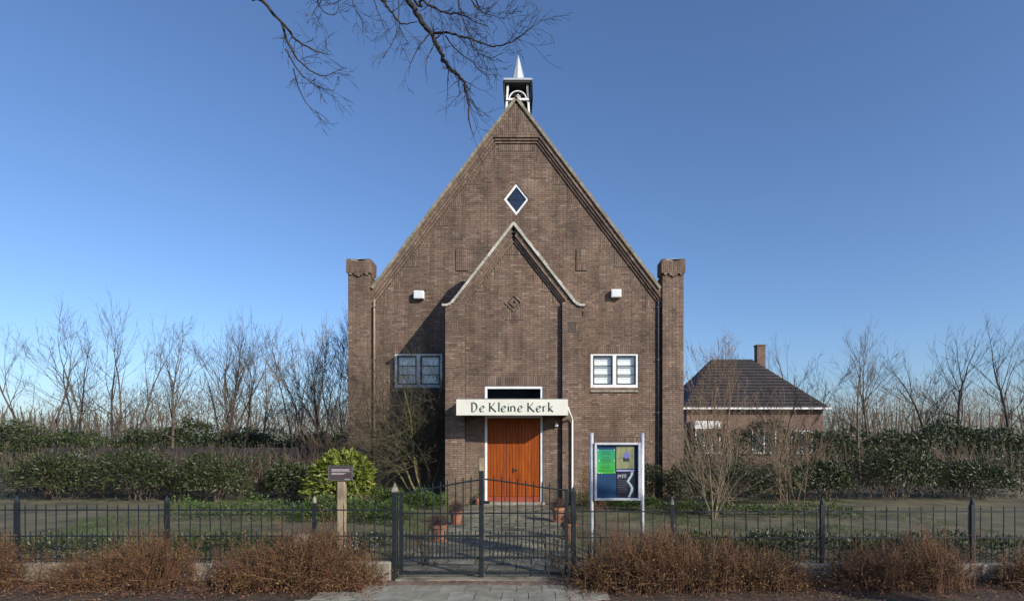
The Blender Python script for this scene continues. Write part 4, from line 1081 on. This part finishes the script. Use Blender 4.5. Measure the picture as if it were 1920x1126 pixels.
low_hedge('ground_cover', 'green ground cover before the laurel bush', [(-7.5,-4.3,0),(-4.6,-4.5,0),(-3.4,-4.6,0),(-2.05,-5.2,0)], 1.1, .36, 7000, 2)
low_hedge('ground_cover', 'grassy green edge before the dark evergreen bushes', [(2.7,-2.9,0),(4.0,-3.6,0),(5.0,-4.0,0),(8.0,-4.2,0)], .6, .24, 4200, 3)
low_hedge('ground_cover', 'dark ivy patch between the railing and the lawn, left of the gate', [(-8,-8.6,0),(-4.5,-8.4,0),(-1.7,-8.3,0)], 1.3, .22, 7000, 4, 'evergreen')
low_hedge('ground_cover', 'dark ivy patch behind the railing, right of the notice board', [(2.4,-8.5,0),(4.5,-8.3,0),(8,-8.5,0)], 1.2, .24, 7000, 5, 'evergreen')
low_hedge('ground_cover', 'green ground cover under the right wall beside the path', [(1.7,-2.3,0),(2.3,-2.3,0),(3.2,-2.4,0)], .8, .26, 1600, 6)
r = random.Random(15)
eb = [(2.85,-1.5,.75,.55,.75,'dark evergreen bush just right of the notice board'),(3.75,-1.2,.75,.6,1.05,'dark evergreen bush beneath the right rain pipe'),(4.75,-1.9,.85,.7,1.1,'dark evergreen bush before the right corner tower'),(5.9,-1.6,1.0,.7,1.2,'dark evergreen bush right of the corner tower'),(7.3,-1.6,1.05,.7,1.15,'dark evergreen bush in front of the neighbouring house')]
for x,y,rx,ry,rz,lab in eb:
    t = thing('evergreen_bush', lab, 'bush', (x,y,0)); b = MB(); leaf_blob(b, (0,0,rz*.4), rx, ry, rz*.65, 2600, .085, r, .4, 14); b.build('foliage', M['evergreen'], t, kind='stuff')
    b = MB(); [grow(b, Vector((r.gauss(0,.2),0,0)), Vector((r.gauss(0,.4),r.gauss(0,.3),1)), .5, .012, 2, r) for _ in range(7)]; b.build('stem', M['bark'], t)
t = thing('red_stemmed_shrub', 'small red-stemmed shrub just behind the notice board', 'shrub', (2.05,-3.2,0)); b = MB()
for _ in range(26): grow(b, Vector((r.gauss(0,.15),r.gauss(0,.1),0)), Vector((r.gauss(0,.35),r.gauss(0,.2),1)), .45, .006, 2, r, .4, .1, (1,2), .7, 3, 3, .12, .002)
b.build('stem', M['redtwig'], t)
t = thing('climber_shrub', 'brownish climbing shrub at the foot of the right wall, left of the notice board', 'shrub', (2.05,-.2,0)); b = MB(); leaf_blob(b, (0,0,.4), .28, .2, .55, 500, .06, r, .4, 5); b.build('foliage', M['oliveleaf'], t, kind='stuff')

# ------------------------------------------------------------------ pots
def pot(label, px, pyb, w, h, seed, plant='heather', ph=.2):
    d = EYE*FPX/(pyb-PY0); p = at(px, pyb, d); r = random.Random(seed)
    t = thing('plant_pot', label, 'plant pot', (p.x, p.y, 0)); R_ = w/2
    b = MB(); b.lathe((0,0,.03), [(R_*.68,0),(R_*.9,h*.78),(R_*.92,h*.80),(R_*1.04,h*.80),(R_*1.04,h),(R_*.93,h),(R_*.9,h*.9)], 24); b.build('pot', M['terra'], t, smooth=False)
    b = MB(); b.lathe((0,0,.012), [(R_*.95,0),(R_*1.02,.03)], 24); b.build('saucer', M['terra'], t)
    b = MB(); b.lathe((0,0,.03+h*.88), [(R_*.91,0),(R_*.91,.004)], 16); b.build('earth', M['soil'], t)
    b = MB(); leaf_blob(b, (0,0,h+.03), R_*1.15, R_*1.15, ph, 700, .035, r, .3, 6); b.build('plant', M[plant], t, kind='stuff')
    b = MB()
    for _ in range(40): grow(b, Vector((r.gauss(0,R_*.3),r.gauss(0,R_*.3),h)), Vector((r.gauss(0,.5),r.gauss(0,.5),1)), ph*.7, .004, 1, r, .5, .1, (1,2), .6, 3, 3, .15, .0015)
    b.build('twigs', M['heather'], t)
pot('terracotta pot with dry brown plant, nearer of the two left of the path', 822, 1015, .30, .27, 1)
pot('terracotta pot with dry plant near the porch corner, left of the path', 855.5, 983, .275, .26, 2)
pot('terracotta pot with dry plant right of the path, just right of the doors', 1047, 978, .30, .29, 3)
pot('terracotta pot half hidden behind the right gate post', 1067, 1010, .28, .26, 4)
t = thing('small_red_pot', 'tiny dark red pot standing against the porch wall left of the doors', 'plant pot', (-.98,-1.72,0)); b = MB(); b.lathe((0,0,.0), [(.045,0),(.06,.15),(.065,.18),(.05,.18)], 14); b.build('pot', M['terra'], t)
b = MB(); leaf_blob(b, (0,0,.2), .06,.06,.08, 60, .05, random.Random(4)); b.build('plant', M['cover'], t, kind='stuff')

# ------------------------------------------------------------------ overhanging street tree
r = random.Random(99)
ot = thing('street_tree', 'large bare tree whose twigs hang into the sky at the top left', 'tree', (-3.4,-19.0,0))
O = Vector((-3.4,-19.0,0))
trunk = MB(); limbs = MB(); twg = MB()
def W(px, py, d): return at(px, py, d) - O
crown = Vector((0,0,7.5))
trunk.tube([(0,0,-.2),(.02,.02,.4),(.05,.1,3),(0,.3,5.5),(0,.5,7.5),(.1,.8,9.0)], [.34,.27,.24,.21,.18,.12], 12)
def smooth(pts, k=4):
    P_ = [pts[0]*2-pts[1]] + pts + [pts[-1]*2-pts[-2]]; out = []
    for i in range(1, len(P_)-2):
        for j in range(k):
            t = j/k; p0,p1,p2,p3 = P_[i-1:i+3]
            out.append(.5*(2*p1+(p2-p0)*t+(2*p0-5*p1+4*p2-p3)*t*t+(3*p1-p0-3*p2+p3)*t**3))
    out.append(pts[-1]); return out
def limb(px, d0, d1, r0, r1, n_tw, tw, root=None, depth=2, bias=(0,0,-.1)):
    m = len(px); pts = [W(x, y, d0+(d1-d0)*i/max(1,m-1)) for i, (x, y) in enumerate(px)]
    if root is not None: pts = [root, (root+pts[0])*.5 + Vector((0,0,.7))] + pts
    sp = smooth(pts, 4); n = len(sp); rads = [r0+(r1-r0)*(i/(n-1))**.8 for i in range(n)]
    for i in range(1, n-1): sp[i] = sp[i] + rv(r)*min(.02, rads[i]*.8)
    limbs.tube(sp, rads, 6 if r0 > .02 else 4)
    st_ = int(n*.45) if root is not None else 1
    for k in range(int(n_tw*.75)):
        i = r.randint(st_, n-2); q = sp[i].lerp(sp[i+1], r.random()); d = (sp[i+1]-sp[i]).normalized()
        side = (d*.7 + rv(r)*.75 + Vector(bias)).normalized()
        grow(twg, q, side, tw*r.uniform(.3,.85), max(.0035, rads[i]*.33), depth, r, .65, -.02, (1,2), .6, 3, 4, .30, .0026)
    return sp
limb([(700,-70),(745,-25),(765,0),(785,32),(800,52),(822,88),(834,118),(850,135),(868,150),(876,178),(879,200),(880,228),(887,252)], 9.4, 8.6, .075, .007, 34, .55, Vector((0,.3,5.8)), 2)
limb([(812,62),(835,62),(862,68),(880,72),(900,81),(925,87),(945,84),(965,76),(985,61),(1000,48)], 8.9, 8.3, .020, .005, 22, .5)
limb([(835,67),(852,90),(868,104),(886,117),(900,134),(916,144)], 8.9, 8.5, .013, .004, 12, .4)
limb([(806,63),(788,84),(776,105),(768,125),(765,143)], 8.9, 8.7, .013, .004, 7, .35)
limb([(700,-40),(718,0),(730,18),(742,32),(752,44),(765,44),(783,41)], 9.1, 9.0, .035, .007, 10, .5, Vector((0,.4,6.4)))
limb([(745,-30),(748,0),(746,45),(738,75),(718,109)], 8.6, 8.5, .012, .004, 10, .42)
limb([(760,-30),(790,0),(812,14),(840,24),(864,27),(890,40),(915,50)], 9.0, 8.4, .03, .005, 24, .5, Vector((.05,.6,7.5)))
limb([(850,-40),(859,0),(863,20),(872,45),(878,70)], 8.2, 8.4, .016, .005, 22, .5)
limb([(878,72),(890,90),(902,103),(923,108),(939,100)], 8.5, 8.3, .010, .004, 10, .38)
limb([(880,-30),(884,0),(898,18),(920,28),(940,34)], 8.2, 8.0, .018, .004, 20, .5, Vector((.1,.8,8.4)))
limb([(820,-20),(800,12),(785,22)], 9.1, 9.1, .01, .004, 6, .4)
limb([(690,-40),(702,0),(708,20),(716,40),(726,59)], 9, 9, .014, .004, 10, .42)
limb([(655,-40),(660,0),(668,21),(681,40)], 9.2, 9.2, .014, .004, 12, .42)
limb([(620,-30),(596,0),(604,18),(618,28),(630,28)], 9.4, 9.4, .016, .004, 12, .4)
limb([(590,-60),(600,-20),(603,0),(590,20),(586,30)], 9.4, 9.4, .014, .004, 9, .4)
rt = Vector((-.1,.6,7.8))
limb([(430,-60),(490,0),(530,45),(556,75),(580,90),(604,99),(620,104)], 8.4, 9.4, .04, .005, 14, .5, rt)
limb([(528,42),(545,90),(565,118),(600,141),(626,136),(645,126)], 8.8, 9.2, .022, .004, 16, .45)
limb([(535,92),(556,130),(580,152),(605,166),(628,170)], 8.9, 9.2, .014, .004, 12, .4)
limb([(550,128),(562,170),(580,200),(598,212),(614,224)], 8.9, 9.1, .012, .004, 10, .38)
# bud knots at twig ends give the clustered look
trunk.build('trunk', M['bark'], ot, smooth=True); limbs.build('limbs', M['barkdark'], ot, smooth=True); twg.build('crown', M['barkdark'], ot)

# ------------------------------------------------------------------ background: garden fence, neighbours, trees
bf = thing('board_fence', 'dark wooden garden fence left of the church behind the laurel bush', 'fence', (0,2.2,0))
bmesh_ = MB(); bmesh_.box(-.095,.095,-.012,.012,0,1.5); bme = bmesh_.mesh('board', M['fencewood'])
for i in range(58): share('board', bme, bf, (-5.05-i*.197, rnd.uniform(-.008,.008), 0), (0,0,0), (1,1,rnd.uniform(.985,1.01)))
pm = MB(); pm.box(-.045,.045,.0,.09,0,1.62); pme = pm.mesh('post', M['fencewood'])
for i in range(7): share('post', pme, bf, (-5.2-i*1.8, .014, 0))

def house(name, label, x, y, w, d, eave, ridge, wallm, roofm, wins, rz=0, hip=0, chim=True, cat='house'):
    t = thing(name, label, cat, (x,y,0), rz)
    b = MB(); b.box(-w/2,w/2,0,d,-.1,eave-.02); b.build('wall', wallm, t)
    rf = MB(); ov = .35; n = 16
    for side in (0,1):
        for k in range(n):
            t0, t1 = k/n, (k+1)/n
            ya, yb = (-ov+(d/2+ov)*t0, -ov+(d/2+ov)*t1); za, zb = eave-.05+(ridge-eave)*t0, eave-.05+(ridge-eave)*t1
            if side: ya, yb = d-ya, d-yb
            xa, xb = w/2+ov-hip*t0, w/2+ov-hip*t1
            m = max(3, int(w/.9))
            for j in range(m):
                f0, f1 = -1+2*j/m, -1+2*(j+1)/m-.006
                rf.quad((xa*f0,ya,za+.05),(xa*f1,ya,za+.05),(xb*f1,yb,zb),(xb*f0,yb,zb))
    for s in (-1,1):
        if hip:
            rf.tri((s*(w/2+ov),-ov,eave-.04),(s*(w/2+ov),d+ov,eave-.04),(s*(w/2+ov-hip),d/2,ridge-.02))
    rf.build('roof', roofm, t, kind='stuff')
    u_ = MB(); xe, xr = w/2+ov-.05, w/2+ov-.05-hip
    u_.v += [(-xe,-ov+.05,eave-.06),(xe,-ov+.05,eave-.06),(xe,d+ov-.05,eave-.06),(-xe,d+ov-.05,eave-.06),(-xr,d/2,ridge-.07),(xr,d/2,ridge-.07)]
    u_.f += [(0,1,5,4),(2,3,4,5),(1,2,5),(3,0,4),(3,2,1,0)]
    u_.build('roof_deck', roofm, t)
    if not hip:
        for s in (-1,1):
            g_ = MB(); n_ = len(g_.v); xx = s*(w/2+ov+.002); g_.v += [(xx,0,eave-.03),(xx,d,eave-.03),(xx,d/2,ridge-.08),(xx-s*.04,0,eave-.03),(xx-s*.04,d,eave-.03),(xx-s*.04,d/2,ridge-.08)]; g_.f += [(n_,n_+1,n_+2),(n_+3,n_+4,n_+5),(n_,n_+2,n_+5,n_+3),(n_+1,n_+4,n_+5,n_+2)]; g_.build('gable', wallm, t)
    gt_ = MB(); gt_.box(-w/2-ov,w/2+ov,-ov-.12,-ov,eave-.12,eave+.0); gt_.build('gutter', M['white'], t)
    if chim:
        c = MB(); c.box(w*.2,w*.2+.6,d/2-.3,d/2+.3,ridge-.8,ridge+.9); c.box(w*.2-.04,w*.2+.64,d/2-.34,d/2+.34,ridge+.9,ridge+1.0); c.build('chimney', wallm, t)
    for (wx,wz,ww,wh) in wins:
        f = MB(); F=.07; f.box(wx,wx+F,-.06,-.002,wz,wz+wh); f.box(wx+ww-F,wx+ww,-.06,-.002,wz,wz+wh); f.box(wx+F,wx+ww-F,-.06,-.002,wz,wz+F); f.box(wx+F,wx+ww-F,-.06,-.002,wz+wh-F,wz+wh)
        f.box(wx+ww/2-.03,wx+ww/2+.03,-.058,-.003,wz+F,wz+wh-F)
        fo = f.build('window', M['white'], t)
        p = MB(); p.quad((wx+F,-.02,wz+F),(wx+ww-F,-.02,wz+F),(wx+ww-F,-.02,wz+wh-F),(wx+F,-.02,wz+wh-F)); p.build('pane', M['darkpane'], fo)
        s_ = MB(); s_.box(wx-.05,wx+ww+.05,-.12,-.001,wz-.07,wz-.003); s_.build('sill', M['concrete'], fo)
    return t
M['darkpane'] = mat('house_window_pane', (.06,.075,.09), (.03,.04,.05), 1.5, .06, spec=.8)
for i in range(6):
    house('terraced_house', ('first','second','third','fourth','fifth','sixth')[i] + ' brown brick terraced house across the street, behind the viewer', 20-i*8.1, -48, 8, 9, 5.2, 8.6, M['brownbrick'], M['roofdark'], [(-3.2,1,1.8,1.5),(.8,1,1.8,1.5),(-3,3.7,1.6,1.2),(1,3.7,1.6,1.2)], math.pi)
h1 = house('neighbour_house', 'brown brick house with dark roof and white bay window right of the church', 14.9, 20, 9, 9, 3.9, 7.8, M['brownbrick'], M['roofdark'],
      [(-.2,.9,1.6,1.5),(2.4,.9,1.4,1.5)], 0, 3.4)
b = MB(); b.box(-4.2,-2.6,-1.0,-.001,0,.9); b.build('bay_wall', M['brownbrick'], h1)
b = MB(); b.box(-4.25,-2.55,-1.05,-.001,.9,.98)
for x in (-4.2,-3.68,-3.16,-2.66): b.box(x,x+.07,-1.02,-.95,.98,2.5)
b.box(-4.25,-2.55,-1.05,-.001,2.5,3.0); b.build('bay_window', M['white'], h1)
b = MB(); b.box(-4.12,-2.66,-.94,-.9,.98,2.5); b.build('pane', M['darkpane'], h1)

def bare_tree(name, label, x, y, h, seed, m='bark', stems=1, spread=.5, group=None, depth=5):
    r = random.Random(seed); t = thing(name, label, 'tree', (x,y,0), 0, group); tk = MB(); cr = MB()
    for s_ in range(stems):
        d = Vector((r.gauss(0,.25) if stems > 1 else r.gauss(0,.05), r.gauss(0,.2) if stems > 1 else 0, 1)).normalized(); p = Vector((r.gauss(0,.2) if stems > 1 else 0, 0, -.1)); pts = [p]; rr = h*.0115/(stems**.35); rads = [rr]
        for i in range(6):
            d = (d+rv(r)*.08+Vector((0,0,.05))).normalized(); p = p + d*h*.09; pts.append(p); rads.append(rr*(1-.08*(i+1)))
            if i >= 2:
                for _ in range(1 if stems > 1 else 2): grow(cr, p, (d*.7+rv(r)*.8+Vector((0,0,.2))).normalized(), h*.18, rads[-1]*.5, depth-1, r, spread, .2, (1,2), .72, 4, 3, .15, .0045)
        tk.tube(pts, rads, 8); grow(cr, p, d, h*.18, rads[-1], depth, r, spread, .2, (1,2), .74, 4, 3, .15, .0045)
    tk.build('trunk', M[m], t, smooth=True); cr.build('crown', M[m], t); return t
bare_tree('bare_tree', 'bare multi-stemmed tree directly left of the church corner', -6.3, 3.8, 6.2, 61, 'barkbrown', 6, .5, None, 5)
bare_tree('bare_tree', 'bare bushy tree between church and left neighbour, behind the board fence', -8.0, 5.5, 5.8, 62, 'barkbrown', 6, .5, None, 5)
bare_tree('bare_tree', 'bare tree standing left of the laurel bush behind the board fence', -9.4, 6.5, 6.0, 63, 'bark', 3)
bare_tree('bare_tree', 'bare tree with dark trunk left of the church, fifth from the corner', -12.4, 7.5, 6.6, 64, 'barkdark', 2)
bare_tree('bare_tree', 'bare tree near the left edge of the picture', -16, 8.5, 7.2, 65, 'bark', 1)
bare_tree('bare_tree', 'bare multi-stemmed tree directly right of the church corner', 7.6, 4.6, 5.6, 66, 'barkbrown', 5)
bare_tree('bare_tree', 'bare tree in front of the right neighbouring house', 10.6, 7.0, 5.6, 67, 'barkdark', 3)
bare_tree('bare_tree', 'bare tree near the right edge of the picture', 15, 8.0, 6.4, 68, 'bark', 1)
bare_tree('bare_tree', 'tall bare tree behind the right neighbouring house', 24, 34, 11, 69, 'bark', 1)
bare_tree('bare_tree', 'tall bare tree at the left, above the row of smaller bare trees', -27, 33, 12, 70, 'bark', 1)
r = random.Random(8)
for x,y,rx,rz,m_,lab in ((-6.6,-.6,.9,1.2,'evergreen','dark evergreen bush left of the laurel'),(-8.6,-1.2,1.1,1.3,'evergreen','broad dark evergreen bush at the left, third from the church'),(-11,-.8,1.2,1.6,'evergreen','tall dark evergreen bush near the left edge'),(-13.6,-.6,1.2,1.4,'evergreen','dark evergreen bush at the far left, last of the row'),
                       (9.0,-.8,1.1,1.3,'evergreen','broad dark evergreen bush at the right before the bare tree'),(11.3,-.6,1.2,1.6,'evergreen','tall dark evergreen bush near the right edge'),(13.8,-.4,1.2,1.3,'evergreen','dark evergreen bush at the far right, last of the row')):
    t = thing('evergreen_bush', lab, 'bush', (x,y,0)); b = MB(); leaf_blob(b, (0,0,rz*.42), rx*1.15, .8, rz*.62, 3200, .11, r, .35, 16); b.build('foliage', M[m_], t, kind='stuff')
    b = MB(); [grow(b, Vector((r.gauss(0,.2),0,0)), Vector((r.gauss(0,.4),r.gauss(0,.3),1)), .6, .015, 2, r) for _ in range(6)]; b.build('stem', M['bark'], t)
rt_ = random.Random(123); gl_ = 'bare trees in the gardens beyond the left board fence'; gr_ = 'bare trees in the gardens right of the neighbouring house'
ORD = ('first','second','third','fourth','fifth','sixth','seventh','eighth','ninth')
TL = ((-14,12,7.4),(-17.5,14,8.8),(-20.5,11,7.0),(-24,16,9.6),(-28,18,9),(-11.5,14,7.2),(-32,20,10),(-22,24,11),(-15,22,9.4))
for i, (x, y, h) in enumerate(TL):
    rk = sorted(TL, key=lambda q: -q[0]/(q[1]+17)).index((x, y, h))
    bare_tree('bare_tree', ORD[rk]+' of the taller garden trees beyond the board fence, counting left from the church', x, y, h, 200+i, rt_.choice(('bark','barkdark')), rt_.choice((1,1,2,3)), .5, gl_)
TR = ((21,12,7.0),(24.5,15,8.6),(28,13,7.6),(31,19,9.4),(20,30,10),(35,22,10),(26,26,10.5))
for i, (x, y, h) in enumerate(TR):
    rk = sorted(TR, key=lambda q: q[0]/(q[1]+17)).index((x, y, h))
    bare_tree('bare_tree', ORD[rk]+' of the tall garden trees right of the neighbouring house, counting rightwards', x, y, h, 230+i, rt_.choice(('bark','barkdark')), rt_.choice((1,1,2,3)), .5, gr_)
bare_tree('street_tree', 'bare street tree on the pavement at the right, shading the path', 10.4, -15.9, 10.5, 300, 'bark', 1, .5)
bh = MB(); r = random.Random(9)
for x0, x1 in ((-26,-5.3),(5.3,26)):
    for _ in range(24000):
        x = r.uniform(x0,x1); h = 2.1+.35*math.sin(x*.7)+.22*math.sin(x*2.3)+.12*math.sin(x*7); z = h*(1-r.random()**1.6*.9)
        bh.leaf(Vector((x, 9.5+r.gauss(0,.45), z)), rv(r), rv(r), r.uniform(.10,.2))
tag(bh.build('far_hedge', M['evergreen']), 'dense evergreen hedge along the back gardens', 'hedge', kind='stuff')
for nm, lab, x0, x1 in (('mixed_hedge','loose mixed hedge running left from the church behind the bushes',-16,-5.4),('mixed_hedge','loose mixed hedge running right from the church behind the bushes',5.4,17)):
    b = MB(); tw_ = MB()
    for _ in range(9000):
        x = r.uniform(x0,x1); h = 1.15+.2*math.sin(x*1.3)+.15*math.sin(x*3.1)
        b.leaf(Vector((x, .35+r.gauss(0,.3), .05+h*r.random()**.7)), (rv(r)+Vector((0,-.6,.4))).normalized(), rv(r), r.uniform(.05,.12))
    for _ in range(260):
        x = r.uniform(x0,x1); grow(tw_, Vector((x,.3+r.gauss(0,.2),0)), Vector((r.gauss(0,.3),r.gauss(0,.3),1)), .8, .01, 2, r, .5, .15, (1,2), .7, 3, 3, .15, .003)
    t = thing(nm, lab, 'hedge', (0,0,0)); b.build('foliage', M['evergreen'], t, kind='stuff'); tw_.build('twigs', M['barkbrown'], t, kind='stuff')
# distant wood: a haze of upright twigs closing the view
fw = MB()
for _ in range(52000):
    x = r.uniform(-95,95); y = 58+r.uniform(0,26); H_ = 7.2+2.4*math.sin(x*.11+1)+1.5*math.sin(x*.37)+1.0*math.sin(x*1.1+2)
    z = H_*r.random()**.75; L_ = r.uniform(.5,1.7)*(1.1-z/H_*.5); d = Vector((r.gauss(0,.35), r.gauss(0,.35), 1)).normalized(); w_ = r.uniform(.015,.05)
    p = Vector((x,y,z)); fw.tri(p-Vector((w_,0,0)), p+Vector((w_,0,0)), p+d*L_)
for _ in range(420):
    x = r.uniform(-95,95); y = 58+r.uniform(0,24); fw.tube([(x,y,0),(x+r.gauss(0,.3),y,3),(x+r.gauss(0,.7),y,6.5)], [.16,.11,.05], 4)
tag(fw.build('distant_wood', M['bark']), 'hazy brown line of leafless trees on the horizon', 'woodland', kind='stuff')
uh = MB()
for _ in range(16000):
    x = r.uniform(-95,95); uh.leaf(Vector((x, 55+r.uniform(-1,1), 2.6*r.random()**.8*(1+.3*math.sin(x*.5)))), rv(r), rv(r), r.uniform(.3,.8))
tag(uh.build('undergrowth', M['evergreen']), 'dark undergrowth at the foot of the distant leafless trees', 'undergrowth', kind='stuff')
